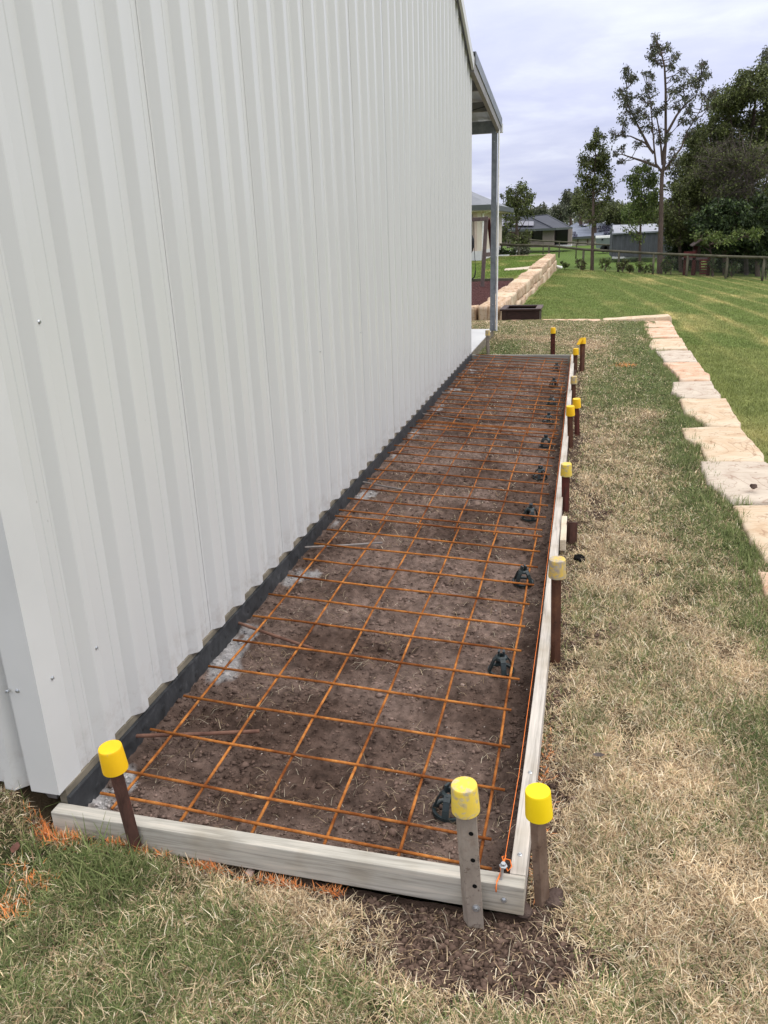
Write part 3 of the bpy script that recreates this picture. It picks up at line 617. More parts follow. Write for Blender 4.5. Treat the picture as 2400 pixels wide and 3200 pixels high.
stake((1.008, -.033, -.09), (.985, -.035, .308), .0305, .069, M['stakegrey'], M['capdirty'], 'tallest grey steel stake with a scuffed dirty yellow cap, bolted to the front board', .0, .039, bolt=.055)
stake((1.166, .06, -.08), (1.142, .055, .245), .0305, .069, M['stakebrown'], M['capclean'], 'stake with the cleanest bright yellow cap at the front right corner of the formwork', .7, .026, holes=0)
stake((1.152, 1.214, -.08), (1.140, 1.2, .342), .0305, .069, M['stake'], M['capgrey'], 'rusty stake whose yellow cap is blotched grey, between the corner stake and the timber wedge', .5, .025, holes=0)
stake((1.140, 2.9, -.08), (1.131, 2.88, .212), .0305, .069, M['stakered'], M['capdirty'], 'red painted stake with slightly scuffed yellow cap just beyond the timber wedge', .5, .030, holes=0)
stake((1.137, 4.31, -.08), (1.120, 4.29, .236), .0305, .069, M['stake'], M['cap'], 'brown stake with large clean yellow cap touching the board halfway along it', .5, .027, holes=0)
stake((1.180, 4.72, -.08), (1.158, 4.7, .206), .0305, .069, M['stakered'], M['cap'], 'red stake with yellow cap leaning left, close behind and outside the halfway stake', .5, .027, holes=0)
stake((1.126, 6.03, -.08), (1.117, 6.03, .142), .0305, .069, M['stake'], M['capgrey'], 'stake with a faded grey yellow cap, third from the far right corner', .5, .03, holes=0)
stake((1.115, 7.6, -.08), (1.108, 7.6, .172), .0305, .069, M['stake'], M['cap'], 'stake with plain yellow cap tight against the far right corner of the formwork', .5, .032, holes=0)
stake((1.188, 7.65, -.08), (1.180, 7.7, .275), .0305, .069, M['stake'], M['cap'], 'stake whose yellow cap has a folded flap, outermost at the far right corner', .5, .04, holes=0, flap=True)
stake((.824, 8.64, -.08), (.815, 8.64, .275), .0305, .069, M['stakered'], M['cap'], 'upright stake with bright yellow cap and punched holes behind the far board', .0, .044, holes=4)
stake((.006, 8.817, -.08), (-.006, 8.817, .227), .0305, .069, M['stakegrey'], M['capgrey'], 'thin stake with small faded cap beside the concrete slab edge', .3, .032, holes=0)
t = stake((1.183, 2.42, -.08), (1.183, 2.42, .04), .0305, .069, M['stakedull'], M['cap'], 'short uncapped steel stake behind the timber wedge', .2, .04, capt=0, holes=0)
del t['group']

# ------------------------------------------------------------------ string line
pts = [(1.068, .02, .020), (1.076, .4, .016), (1.081, 1.3, .016), (1.079, 2.5, .016), (1.072, 4.3, .016), (1.062, 6.2, .016), (1.048, 8.2, .02)]
s = thing('string_line', 'thin orange string line stretched along the side board from a screw', 'string', (1.07, .02, .02))
lo_ = np.array([1.07, .02, .02])
mb = MB(); mb.tube([tuple(np.array(p)-lo_) for p in pts], .0008, 6); mb.build('string', M['string'], s)
mb = MB(); mb.tube([tuple(np.array(p)-lo_) for p in [(1.066, .02, .02), (1.062, .035, .028), (1.07, .06, .03), (1.082, .065, .024), (1.088, .045, .024), (1.08, .03, .022), (1.068, .05, .03), (1.062, .075, .02), (1.07, .085, .018), (1.068, .055, .019)]], .0017, 6)
mb.tube([tuple(np.array(p)-lo_) for p in [(1.064, .02, .024), (1.06, .008, .018), (1.058, -.004, .02), (1.057, -.012, .014), (1.057, -.0115, -.004)]], .002, 6); mb.build('knot', M['string'], s, smooth=True)
mb = MB(); mb.tube([(-.004, -.008, -.012), (-.001, -.002, .026)], .0035, 8); mb.lathe([(.0001, .034), (.006, .034), (.006, .028), (.010, .027), (.010, .025), (.0001, .025)], (0, 0, 0), 6); mb.build('screw', M['steel'], s)

# ------------------------------------------------------------------ reinforcing mesh
def zb(x): return -.05*x
def mesh_sheet(label, ys, xs, y0, y1, dz, mt, xl, xr, group='rusty reinforcing mesh sheets over the soil'):
    t = thing('reinforcing_mesh', label, 'steel mesh', (0, y0, 0), group)
    r = .0044
    for k, x in enumerate(xs):
        m_ = MB(); n = max(3, int((y1-y0)/.25)); j = random.uniform(-.003, .003)
        m_.tube([(x+j+.003*math.sin(i*1.7+k)-.004*math.sin(i/n*3.1), (y1-y0)*i/n, zb(x)+dz+.002*math.sin(i*.9+k*2)) for i in range(n+1)], r, 8)
        m_.build('long_bar', mt, t, smooth=True)
    for k, yy in enumerate(ys):
        m_ = MB(); a = xl+random.uniform(-.015, .01); b_ = xr+random.uniform(-.01, .012); j = random.uniform(-.004, .004)
        m_.tube([(a+(b_-a)*i/5, yy-y0+j*(i/5)+.002*math.sin(i*2+k), zb(a+(b_-a)*i/5)+dz+2*r+.0015*math.sin(i*1.3+k)) for i in range(6)], r, 8)
        m_.build('cross_bar', mt, t, smooth=True)
    return t
mesh_sheet('nearest mesh sheet, brightest orange rust with widest looking squares', [.100, .2, .4, .6, .8, 1.0, 1.2, 1.4, 1.6, 1.8, 2.0, 2.2, 2.4], [0, .2, .4, .6, .8, 1.0], .06, 2.44, 0, M['rebar'], -.06, 1.03)
mesh_sheet('second mesh sheet from the front, overlapping the bright nearest sheet', [2.37, 2.46, 2.66, 2.86, 3.06, 3.26, 3.46, 3.65, 3.85, 4.04, 4.22, 4.40, 4.60], [-.01, .185, .39, .59, .795, .995], 2.35, 4.64, .012, M['rebar2'], -.07, 1.03)
mesh_sheet('third mesh sheet from the front, between the two far overlaps', [4.54, 4.68, 4.88, 5.04, 5.21, 5.38, 5.55, 5.73, 5.92, 6.12, 6.30, 6.48, 6.66], [-.005, .20, .395, .60, .805, 1.005], 4.52, 6.72, .002, M['rebar2'], -.07, 1.035)
mesh_sheet('farthest mesh sheet, finishing at the dark end board', [6.60, 6.76, 6.96, 7.14, 7.34, 7.54, 7.74, 7.93, 8.1], [-.01, .17, .37, .565, .76, .955], 6.58, 8.13, .016, M['rebar2'], -.06, 1.02)
# dowels from the slab edge
for k, (a, b_, mt, r, lb) in enumerate([((-.135, .39, -.012), (.25, .505, -.022), 'dowel', .0062, 'thick brown starter bar nearest the front, behind the leaning stake'),
        ((-.135, 1.197, -.022), (.243, 1.06, -.032), 'dowel', .0062, 'reddish brown starter bar slanting toward the camera beside a pale lime patch'),
        ((-.135, 2.015, -.022), (.246, 2.16, -.03), 'doweldull', .0055, 'grey brown starter bar just in front of the first mesh overlap'),
        ((-.135, 3.141, -.025), (.225, 3.02, -.035), 'doweldull', .0055, 'straight grey starter bar just beyond the first mesh overlap'),
        ((-.135, 3.9, -.04), (.316, 4.18, -.032), 'dowel', .005, 'rust brown starter bar lying flat under the second mesh sheet'),
        ((-.135, 5.106, -.025), (.221, 4.93, -.035), 'doweldull', .0055, 'dull grey starter bar under the third mesh sheet, slanting toward the camera'),
        ((-.135, 6.069, -.03), (.2, 6.02, -.035), 'doweldull', .0055, 'dull grey starter bar under the third mesh sheet, lying square to the shed'),
        ((-.135, 7.9, -.03), (.29, 7.97, -.035), 'doweldull', .0055, 'starter bar farthest away, close to the dark end board')]):
    m_ = MB(); m_.tube([a, tuple((np.array(a)+np.array(b_))/2+np.array([0, 0, -.002])), b_], r, 10); tag(m_.build('starter_bar', M[mt], smooth=False), lb, 'steel bar', 'starter bars sticking out of the slab edge')
# bar chairs
def bar_chair(x, y, label, first=[None]):
    z = max(float(soil_z(np.array([x]), np.array([y]))[0]), -.080)+.001; x = x+.006
    if first[0] is None:
        t = thing('bar_chair', label, 'bar chair', (x, y, z), 'dark plastic bar chairs under the mesh'); t.scale = (1.1, 1.1, 1.35)
        m_ = MB(); m_.lathe([(.034, 0), (.0445, 0), (.0445, .0075), (.041, .006), (.036, .006), (.034, 0)], n=32); m_.build('base_ring', M['chair'], t)
        for k in range(4):
            a = k*math.pi/2+.35; c, s_ = math.cos(a), math.sin(a); l = MB()
            path = [(.041, .003), (.034, .020), (.026, .036), (.015, .046)]
            for (r0, z0), (r1, z1) in zip(path[:-1], path[1:]): l.bar((r0*c, r0*s_, z0), (r1*c, r1*s_, z1), .017, .005, (c, s_, .6))
            l.build('leg', M['chair'], t)
        m_ = MB(); m_.lathe([(.010, .040), (.022, .040), (.020, .046), (.012, .049), (.010, .040)], n=20); m_.build('collar', M['chair'], t)
        for s_ in (-1, 1): l = MB(); l.box((s_*.009-.003, -.007, .046), (s_*.009+.003, .007, .062)); l.box((s_*.007-.003, -.009, .060), (s_*.007+.003, .009, .064)); l.build('clip', M['chair'], t)
        first[0] = t; return t
    src = first[0]; t = src.copy(); COL.objects.link(t); t.location = (x, y, z); t.rotation_euler = (random.uniform(-.05, .05), random.uniform(-.05, .05), random.uniform(0, 6)); t['label'] = label
    for ch in src.children: c = ch.copy(); COL.objects.link(c); c.parent = t
    return t
for (x, y, lb) in [(.95, 1.104, 'bar chair with its whole ring base in clear view, nearest uncovered one'), (.885, .325, 'bar chair half hidden behind the tall scuffed cap'), (.969, 1.896, 'bar chair just in front of the first mesh overlap'), (.942, 2.763, 'bar chair just beyond the first mesh overlap, level with the timber wedge'),
        (.954, 3.531, 'bar chair level with the scuffed cap stake beyond the timber wedge'), (.949, 4.343, 'bar chair level with the pair of clean caps halfway along'), (.929, 5.088, 'bar chair just past the pair of clean caps halfway along'), (.928, 5.8, 'bar chair level with the faded grey yellow cap'), (.908, 6.685, 'bar chair crushed low under the far mesh overlap'), (.899, 7.643, 'bar chair farthest away, close to the dark end board')]: bar_chair(x, y, lb)

# ------------------------------------------------------------------ sandstone edging blocks (tops traced on the ground)
def Z6(x, y): return 1700+x/2.37, 1000+y/2.37
def block(poly, ztop, h, mt, label, group, name='sandstone_block', frame=Z6, seed=0, shape=None):
    """poly traced round the top face; subdivided, roughened, rounded rim"""
    pts = [onz(*frame(*q), ztop)[:2] for q in poly] if shape is None else [np.array(q) for q in shape]
    c = np.mean(pts, 0); ring = []
    for i in range(len(pts)):
        a, b_ = pts[i], pts[(i+1) % len(pts)]; n = max(2, int(np.linalg.norm(b_-a)/.035))
        for k in range(n):
            p = a+(b_-a)*k/n; j = (fbm(np.array([p[0]*9]), np.array([p[1]*9]), 3, seed)[0]-.5)*.022; q = c+(p-c)*1.035; q = q+(p-c)/np.linalg.norm(p-c)*j; ring.append(q)
    n = len(ring); levels = [(1.0, -h), (1.01, -h*.5), (1.0, -.05), (.985, -.016), (.955, -.004), (.9, .0), (.75, .002), (.5, .002), (.25, .0)]
    V = []; F = []
    for s, z in levels:
        for q in ring:
            p = c+(q-c)*s
            zz = ztop+z+(.014*(fbm(np.array([p[0]*7]), np.array([p[1]*16]), 4, seed+5)[0]-.5) if z > -.03 else 0)
            V.append((p[0], p[1], zz))
    for l in range(len(levels)-1):
        for k in range(n): F.append((l*n+k, l*n+(k+1) % n, (l+1)*n+(k+1) % n, (l+1)*n+k))
    V.append((c[0], c[1], ztop+.002)); ci = len(V)-1; l = len(levels)-1
    for k in range(n): F.append((l*n+k, l*n+(k+1) % n, ci))
    V = [(x-c[0], y-c[1], z-ztop) for x, y, z in V]
    m_ = MB(); m_.add(V, F); o = m_.build(name, mt, smooth=True); o.location = (c[0], c[1], ztop); return tag(o, label, 'stone block', group)
G1 = 'sandstone edging blocks between the two lawns'
ZT = -.065
B = [([(722, 0), (925, -5), (965, 48), (740, 55)], 'stoneB', 'pink cracked edging block farthest away, at the corner of the stone edging'),
     ([(742, 60), (962, 55), (1002, 122), (770, 126)], 'stoneB', 'pinkish orange edging block with dark cracks, second from the far corner'),
     ([(800, 138), (1020, 132), (1062, 210), (800, 208), (780, 180)], 'stoneA', 'cream edging block with a rounded yellow tinged face, third from the far corner'),
     ([(825, 225), (1085, 222), (1134, 304), (900, 302)], 'stoneC', 'flat pale grey pink edging block, fourth from the far corner'),
     ([(885, 310), (1145, 308), (1190, 380), (1228, 400), (1226, 440), (1010, 438), (985, 400)], 'stoneB', 'reddish veined edging block, fifth from the far corner'),
     ([(960, 455), (1240, 448), (1262, 500), (1308, 545), (1306, 572), (1040, 570), (945, 525)], 'stoneC', 'smooth pale cream edging block, sixth from the far corner'),
     ([(1010, 578), (1345, 575), (1385, 640), (1415, 700), (1452, 755), (1450, 780), (1210, 775), (1110, 710), (1050, 690)], 'stoneA', 'long knobbly edging block split by a step, seventh from the far corner'),
     ([(1020, 793), (1450, 785), (1520, 870), (1620, 980), (1628, 1038), (1210, 1035), (1160, 930), (1050, 870)], 'stoneA', 'large golden edging block with a smooth sawn top'),
     ([(1165, 1042), (1640, 1040), (1720, 1100), (1850, 1330), (1400, 1330), (1210, 1190)], 'stoneC', 'pale saw marked edging block dotted with dark droppings'),
     ([(1410, 1372), (1860, 1366), (2060, 1700), (2080, 1760), (1640, 1760), (1520, 1600)], 'stoneA', 'yellowish banded edging block cut off by the right picture edge'),
     ([(1590, 1860), (2080, 1850), (2250, 2200), (1700, 2200)], 'stoneB', 'orange pink edging block barely visible at the right picture edge')]
for k, (p, mt, lb) in enumerate(B): block(p, ZT, .42, M[mt], lb, G1, seed=k*7)
G2 = 'flat sandstone slabs across the far end of the front lawn'
for k, (x0, x1, y0, y1, z, mt, lb) in enumerate([(-1.3, -.52, 12.35, 12.7, -.07, 'stoneA', 'short cream slab mostly hidden behind the shed wall'), (-.5, .44, 12.25, 12.62, -.06, 'stoneB', 'pink slab in front of the dark planter box'), (.46, 1.46, 12.28, 12.64, -.055, 'stoneB', 'long tan slab in the middle of the far edging'), (1.48, 2.52, 12.33, 12.66, -.02, 'stoneA', 'pale cream slab tilted up at its right end, farthest right of the row')]):
    o = block(None, z, .3, M[mt], lb, G2, seed=60+k, shape=[(x0, y0), (x1, y0+.02), (x1, y1), (x0, y1)])
    if k == 3: o.rotation_euler = (0, R_(-3.2), 0)

# ------------------------------------------------------------------ retaining wall of quarried blocks
G3 = 'quarried blocks of the retaining wall'
def rough_block(x0, x1, y0, y1, z0, z1, mt, label, seed):
    nx, ny, nz = max(2, int((x1-x0)/.07)), max(2, int((y1-y0)/.1)), max(2, int((z1-z0)/.07))
    bm = bmesh.new(); bmesh.ops.create_cube(bm, size=1); 
    bmesh.ops.subdivide_edges(bm, edges=bm.edges[:], cuts=7, use_grid_fill=True)
    sx, sy, sz = x1-x0, y1-y0, z1-z0
    for v in bm.verts:
        p = v.co.copy(); d = (abs(p.x) > .49)+(abs(p.y) > .49)+(abs(p.z) > .49)
        q = Vector((p.x*sx, p.y*sy, p.z*sz)); k = fbm(np.array([q.y*5+q.x*3+seed]), np.array([q.z*5-q.x*3]), 3, seed)[0]-.5
        n_ = Vector((p.x if abs(p.x) > .49 else 0, p.y if abs(p.y) > .49 else 0, p.z if abs(p.z) > .49 else 0)).normalized()
        q += n_*k*.09; 
        if d >= 2: q -= n_*.018
        v.co = q
    me = bpy.data.meshes.new('retaining_block'); bm.to_mesh(me); bm.free(); me.materials.append(mt)
    for p in me.polygons: p.use_smooth = True
    o = link(bpy.data.objects.new('retaining_block', me)); o.location = ((x0+x1)/2, (y0+y1)/2, (z0+z1)/2); return tag(o, label, 'stone block', G3)
lens = [1.3, .85, 1.1, .8, 1.25, 1.1, 1.5, 1.3, 1.2, 1.6, 1.4, 1.8, 1.5, 1.7, 1.6, 1.9, 1.7, 1.8]
y = 13.35; k = 0; ords = ['first', 'second', 'third', 'fourth', 'fifth', 'sixth', 'seventh', 'eighth', 'ninth', 'tenth', 'eleventh', 'twelfth', 'thirteenth', 'fourteenth', 'fifteenth', 'sixteenth', 'seventeenth', 'eighteenth']
rr_ = random.Random(5)
while y < 39.0 and k < len(lens):
    L_ = lens[k]; top = .10+(.05 if y > 26.5 else 0)+rr_.uniform(-.015, .015); mt = M[['stoneD', 'stoneD', 'stoneA', 'stoneD'][k % 4]]
    bot = float(lower_z(np.array([0.]), np.array([y]))[0])-.1
    if y > 14.5:
        mid = top-.30 if y > 19 else top-.26
        rough_block(-.74, -.30+rr_.uniform(-.02, .02), y, min(39.2, y+L_-.03), mid, top, mt, 'top course block of retaining wall, %s along from the planter' % ords[k], k*3)
        if y > 16.0: rough_block(-.76, -.28+rr_.uniform(-.02, .03), y+.3, min(39.3, y+L_+.27), bot, mid-.01, M[['stoneD', 'stoneA'][k % 2]], 'lower course block of retaining wall, %s along from the planter' % ords[k], k*3+1)
    else: rough_block(-.72, -.30, y, y+L_-.03, bot, top, mt, 'full height block near the planter at the retaining wall corner, %s along' % ords[k], k*3)
    y += L_; k += 1
rough_block(-2.1, -.76, 13.4, 13.85, -.3, .09, M['stoneD'], 'grooved brown block facing the shed slab at the corner of the retaining wall', 91)
block(None, .10, .08, M['stoneC'], 'flat pale stone set in the upper lawn beside the retaining wall', None, name='flat_stone', seed=80, shape=[(-1.5, 26.2), (-.74, 26.7), (-.74, 28.2), (-1.2, 27.3), (-1.55, 26.9)])
d_ = MB(); d_.tube([(-.35, 38.6, -.42), (-.02, 38.2, -.46)], .07, 12); tag(d_.build('drain_pipe', M['white'], smooth=True), 'white drain pipe stub at the far foot of the retaining wall', 'pipe')

# upper lawn pad & mulch
def pad_tone(x, y):
    n = fbm(x*1.5, y*.6, 4, 71); n2 = fbm(x*10, y*6, 3, 72); dry = np.clip((n-.5)*3+.4*np.exp(-((y-23)/1.5)**2), 0, 1)[:, None]*.7
    return (np.array([.14, .20, .045])*(1-dry)+np.array([.36, .32, .13])*dry)*(.7+.6*n2)[:, None]
struct(sheet('upper_lawn', np.arange(-14, -.66, .1), np.arange(21.7, 40, .1), lambda x, y: .055+.01*(fbm(x*2, y*2, 3, 2)), pad_tone, M['lawn']))
X = RNG.uniform(-5, -.76, 60000); Y = RNG.uniform(21.75, 39.6, 60000); k = ray_in(X, Y, .06, .02)&(Y*0+RNG.random(60000) < (24/Y)**1.5); X = X[k]; Y = Y[k]
blades('upper_lawn_grass', X, Y, Y*0+.055, RNG.uniform(.02, .05, len(X)), .0007*Y, RNG.uniform(.1, 1, len(X)), RNG.uniform(0, 6.28, len(X)), pad_tone(X, Y)*RNG.uniform(.8, 1.35, (len(X), 1)), 'green grass of the raised lawn behind the swing frame')
xs = np.arange(-4, -.7, .03); ys = np.arange(13.8, 21.6, .04)
X, Y = np.meshgrid(xs, ys); Zm = .03+.05*(fbm(X*12, Y*12, 3, 4)-.5)
nx = len(xs); i, j = np.meshgrid(np.arange(nx-1), np.arange(len(ys)-1)); a = (j*nx+i).ravel()
struct(npmesh('mulch_bed', np.stack([X.ravel(), Y.ravel(), Zm.ravel()], 1), np.stack([a, a+1, a+nx+1, a+nx], 1), M['mulch'], None, None, False))
e = MB(); e.box((-4, 21.58, -.02), (-.8, 21.66, .10)); tag(e.build('garden_edging', M['rail'], bevel=.008), 'low timber edging between the dark mulch and the raised lawn', 'edging')

# planter
zt = .125
p0, p1 = onz(1568, 966, zt), onz(1683, 969, zt); pb0, pb1 = onz(1581, 953.6, zt), onz(1690, 953.2, zt)
x0, x1, y0, y1 = p0[0], p1[0]-.0, p0[1], max(pb0[1], p0[1]+.5)
pl = thing('planter_box', 'empty dark stained timber planter box against the retaining wall', 'planter', ((x0+x1)/2, y0, -.26))
def loc(o, t): o.location = tuple(-np.array(t.location)); return o
b = MB(); fw = .07
b.box((x0-.03, y0-.03, zt-.03), (x1+.03, y0+fw, zt)); b.box((x0-.03, y1-fw, zt-.03), (x1+.03, y1+.03, zt)); b.box((x0-.03, y0+fw, zt-.03), (x0+fw, y1-fw, zt)); loc(b.build('rim', M['timbrown'], pl, bevel=.004), pl)
b = MB(); b.box((x1-fw, y0+fw, zt-.029), (x1+.03, y1-fw, zt+.002)); o = loc(b.build('rim', M['timbeam'], pl, bevel=.004), pl); o['label'] = 'paler right end of the rim'  # right rim board in a paler, greyer timber colour
for (a, c) in (((x0, y0, -.26), (x1, y0+.03, zt-.03)), ((x0, y1-.03, -.26), (x1, y1, zt-.03)), ((x0, y0+.03, -.26), (x0+.03, y1-.03, zt-.03)), ((x1-.03, y0+.03, -.26), (x1, y1-.03, zt-.03))): b = MB(); b.box(a, c); loc(b.build('side_panel', M['timbrown'], pl), pl)
for xx in (x0+.02, x1-.08):
    b = MB(); b.box((xx, y0-.012, -.26), (xx+.06, y0, zt-.032)); loc(b.build('corner_batten', M['timbrown'], pl), pl)

# ------------------------------------------------------------------ swing frame
sw = thing('swing_frame', 'brown timber swing frame standing in the mulch behind the shed', 'swing frame', (-1.39, 19.5, .03))
def tb(name, p, q, w, h, mt, up=(0, 1, 0), parent=sw): b = MB(); b.bar(p, q, w, h, up); return loc(b.build(name, mt, parent, bevel=.006), parent)
tb('beam', (-4.2, 19.5, 1.645), (-1.29, 19.5, 1.645), .09, .10, M['timbeam'])
tb('leg', (-1.395, 19.45, 0), (-1.31, 19.52, 1.70), .09, .10, M['timbeam'])
tb('leg', (-1.155, 20.3, 0), (-1.27, 19.62, 1.65), .08, .09, M['timred'])
tb('leg', (-4.1, 18.7, 0), (-4.0, 19.45, 1.65), .09, .09, M['timbeam']); tb('leg', (-4.1, 20.3, 0), (-4.0, 19.55, 1.65), .09, .09, M['timbeam'])
tb('brace', (-1.38, 19.52, .80), (-1.14, 19.95, .80), .06, .10, M['timbeam'], (0, 0, 1))
for xx in (-3.1, -2.55, -1.62):
    b = MB(); b.tube([(xx, 19.5, 1.6), (xx+.01, 19.5, 1.0), (xx+.05, 19.5, .40)], .008, 6); loc(b.build('rope', M['black'], sw), sw)
b = MB(); b.tube([(-1.57, 19.5, .42), (-1.60, 19.5, .27), (-1.70, 19.5, .19), (-1.9, 19.5, .14), (-2.2, 19.5, .14), (-2.5, 19.5, .3), (-2.53, 19.5, .42)], .016, 8); loc(b.build('swing_seat', M['black'], sw, smooth=True), sw)
b = MB(); b.lathe([(.0001, -.03), (.44, -.03), (.47, 0), (.44, .03), (.0001, .03)], n=32); o = b.build('nest_swing', M['black'], sw, smooth=True); o.location = (-1.69-.44+1.39, .4, 1.05); o.rotation_euler = (R_(80), 0, R_(15))

# ------------------------------------------------------------------ the shed
WX = -.135; Y0, Y1 = .028, 8.06; ZB = .052
def roof_z(y): return 3.03+.483*(7.83-y)+.03 if y > 4.05 else 3.03+.483*(7.83-4.05)+.03-.483*(4.05-y)
shed = thing('metal_shed', 'large off white corrugated metal shed with a lean-to awning', 'shed', (-3.5, 4, 0))
def sp(name, mb_, mt, **k): return loc(mb_.build(name, mt, shed, **k), shed)
def ribs(y0, y1, first):
    """profile points (y, out) for a run of sheet: pitch .195, narrow trapezoid rib, low stiffener"""
    P = []; p = first
    pts = []
    while p < y1+.2:
        pts += [(p-.090, 0), (p-.0875, .0022), (p-.0825, .0022), (p-.080, 0), (p-.045, 0), (p-.020, .0265), (p-.017, .0285), (p+.014, .0285), (p+.017, .0265), (p+.042, 0)]; p += .195
    pts = [(a, b) for a, b in pts if y0 < a < y1]
    return [(y0, 0)]+pts+[(y1, 0)]
RF = .645
k = 0; y = .165
edges = [Y0+.09]
e_ = RF-.195*2-.055
while e_ < Y1: edges.append(e_); e_ += .78
edges.append(Y1)
for a, b_ in zip(edges[:-1], edges[1:]):
    if b_-a < .02: continue
    first = RF+.195*math.ceil((a-RF)/.195)
    pr = ribs(a, b_+(.03 if b_ < Y1-.01 else 0), first)
    V = []; F = []; zs = None
    for i, (yy, o_) in enumerate(pr):
        lift = .0012 if yy-a < .02 and a > .2 else (.0 if yy < b_ else -.0008)
        zt_ = roof_z(yy)+.02
        for z in (ZB, (ZB+zt_)/2, zt_): V.append((WX+o_+lift, yy, z))
    for i in range(len(pr)-1):
        for j in range(2): q = i*3+j; F.append((q, q+3, q+4, q+1))
    # insert a lap lip
    m_ = MB(); m_.add(V, F); o = sp('wall_sheet', m_, M['wall'])
    md = o.modifiers.new('thick', 'SOLIDIFY'); md.thickness = .0012; md.offset = 0
# corner flashing
m_ = MB(); th = .002
prof = [(WX-.0, Y0+.105), (WX+.003, Y0+.10), (WX+.003, Y0), (WX-.085, Y0), (WX-.085, Y0+.004), (WX-.001, Y0+.004), (WX-.001, Y0+.105)]
m_.prism(prof, ZB-.002, roof_z(Y0)+.05); sp('corner_flashing', m_, M['flash'])
# gable end wall facing -y
V = []; F = []; xs_ = []; p = WX-.06
pts = [(WX-.02, 0)]
while p > -6.9: pts += [(p-.045, 0), (p-.07, .027), (p-.1, .027), (p-.125, 0)]; p -= .195
for i, (xx, o_) in enumerate(pts):
    for z in (ZB, roof_z(Y0)+.02): V.append((xx, Y0+.018-o_, z))
for i in range(len(pts)-1): q = i*2; F.append((q, q+1, q+3, q+2))
m_ = MB(); m_.add(V, F); sp('end_wall', m_, M['wall'])
m_ = MB(); m_.add([(pts[-1][0], Y1, 0), (WX-.05, Y1, 0), (WX-.05, Y1, roof_z(Y1)), (pts[-1][0], Y1, roof_z(Y1))], [(0, 1, 2, 3)])
m_.add([(-6.9, Y0, 0), (-6.9, Y1, 0), (-6.9, Y1, roof_z(Y1)), (-6.9, 4.05, roof_z(4.06)), (-6.9, Y0, roof_z(Y0))], [(0, 1, 2, 3, 4)]); sp('back_wall', m_, M['wall'])
m_ = MB(); m_.box((-6.9, Y0+.06, -.02), (WX-.06, Y1-.02, .5)); sp('inner_frame', m_, M['galvbrown'])
# slab: rebate step behind sheets, visible edge and outdoor part
m_ = MB(); m_.box((-7, .12, -.4), (-.1385, 10.62, -.001)); m_.box((-7, 8.1, -.001), (-.1385, 10.6, .03)); sp('floor_slab', m_, M['concrete'])
m_ = MB(); m_.box((-.150, .05, -.08), (-.1275, 8.1, .051)); sp('slab_rebate', m_, M['concdark'])
m_ = MB(); m_.box((-.1384, 8.24, -.30), (-.126, 10.61, .022)); sp('slab_face', m_, M['concdark'])
b = MB(); b.box((-.1269, .047, -.085), (-.120, 8.165, .031)); b.box((-.1199, .047, .024), (-.1165, 8.165, .0305)); sp('edge_strip', b, M['strip'], bevel=.001)
for k in range(64):
    yy = .18+k*.125+random.uniform(-.02, .02); b = MB(); b.lathe([(.0001, .0016), (.009, .0013), (.0125, 0)], n=14); o = b.build('strip_dimple', M['strip'], shed, smooth=True); o.location = (-.1198+3.5, yy-4, -.02+random.uniform(-.012, .012)); o.rotation_euler = (0, R_(90), 0)
# sheet screws
for (yy, z) in [(.236, 1.286), (.244, .381), (.088, .38), (RF+.195*9, .9), (RF+.195*13, .9)]:
    near = min((RF+.195*j for j in range(-3, 40)), key=lambda q: abs(q-yy)); xo = .0045 if yy < .13 else .0295
    screw(shed, (WX+xo, near if yy > .13 else yy, z), .0055, (-3.5, 4, 0), 'x')
for (xx, z) in [(-.194, .371), (-.219, .371)]: screw(shed, (xx, Y0-.0015 if xx > -.2 else Y0-.009, z), .0055, (-3.5, 4, 0), '-y')
# main roof (two planes) with overhang, barge
def slab_yz(mb_, x0, x1, pts, t): # polyline in y,z
    for (ya, za), (yb, zb_) in zip(pts[:-1], pts[1:]): mb_.hexa([(x0, ya, za), (x1, ya, za), (x1, yb, zb_), (x0, yb, zb_)], [(x0, ya, za+t), (x1, ya, za+t), (x1, yb, zb_+t), (x0, yb, zb_+t)])
m_ = MB(); slab_yz(m_, -6.95, WX+.02, [(-.05, roof_z(-.05)+.02), (4.05, roof_z(4.051)+.02), (8.08, roof_z(8.08)+.02)], .03)
sp('roof', m_, M['roof'])
def L(y): return 3.03+.483*(7.83-y)
m_ = MB(); slab_yz(m_, -.085, -.06, [(4.05, L(4.05)-.0), (7.86, L(7.86))], .105); slab_yz(m_, -.20, -.0605, [(4.05, L(4.05)+.106), (8.0, L(8.0)+.106)], .008)
zr = lambda y: L(8.1-y)
m_.hexa([(-.085, -.05, L(8.15)), (-.06, -.05, L(8.15)), (-.06, 4.049, L(4.05)), (-.085, 4.049, L(4.05))], [(-.085, -.05, L(8.15)+.105), (-.06, -.05, L(8.15)+.105), (-.06, 4.049, L(4.05)+.105), (-.085, 4.049, L(4.05)+.105)])
sp('barge_flashing', m_, M['flash'])
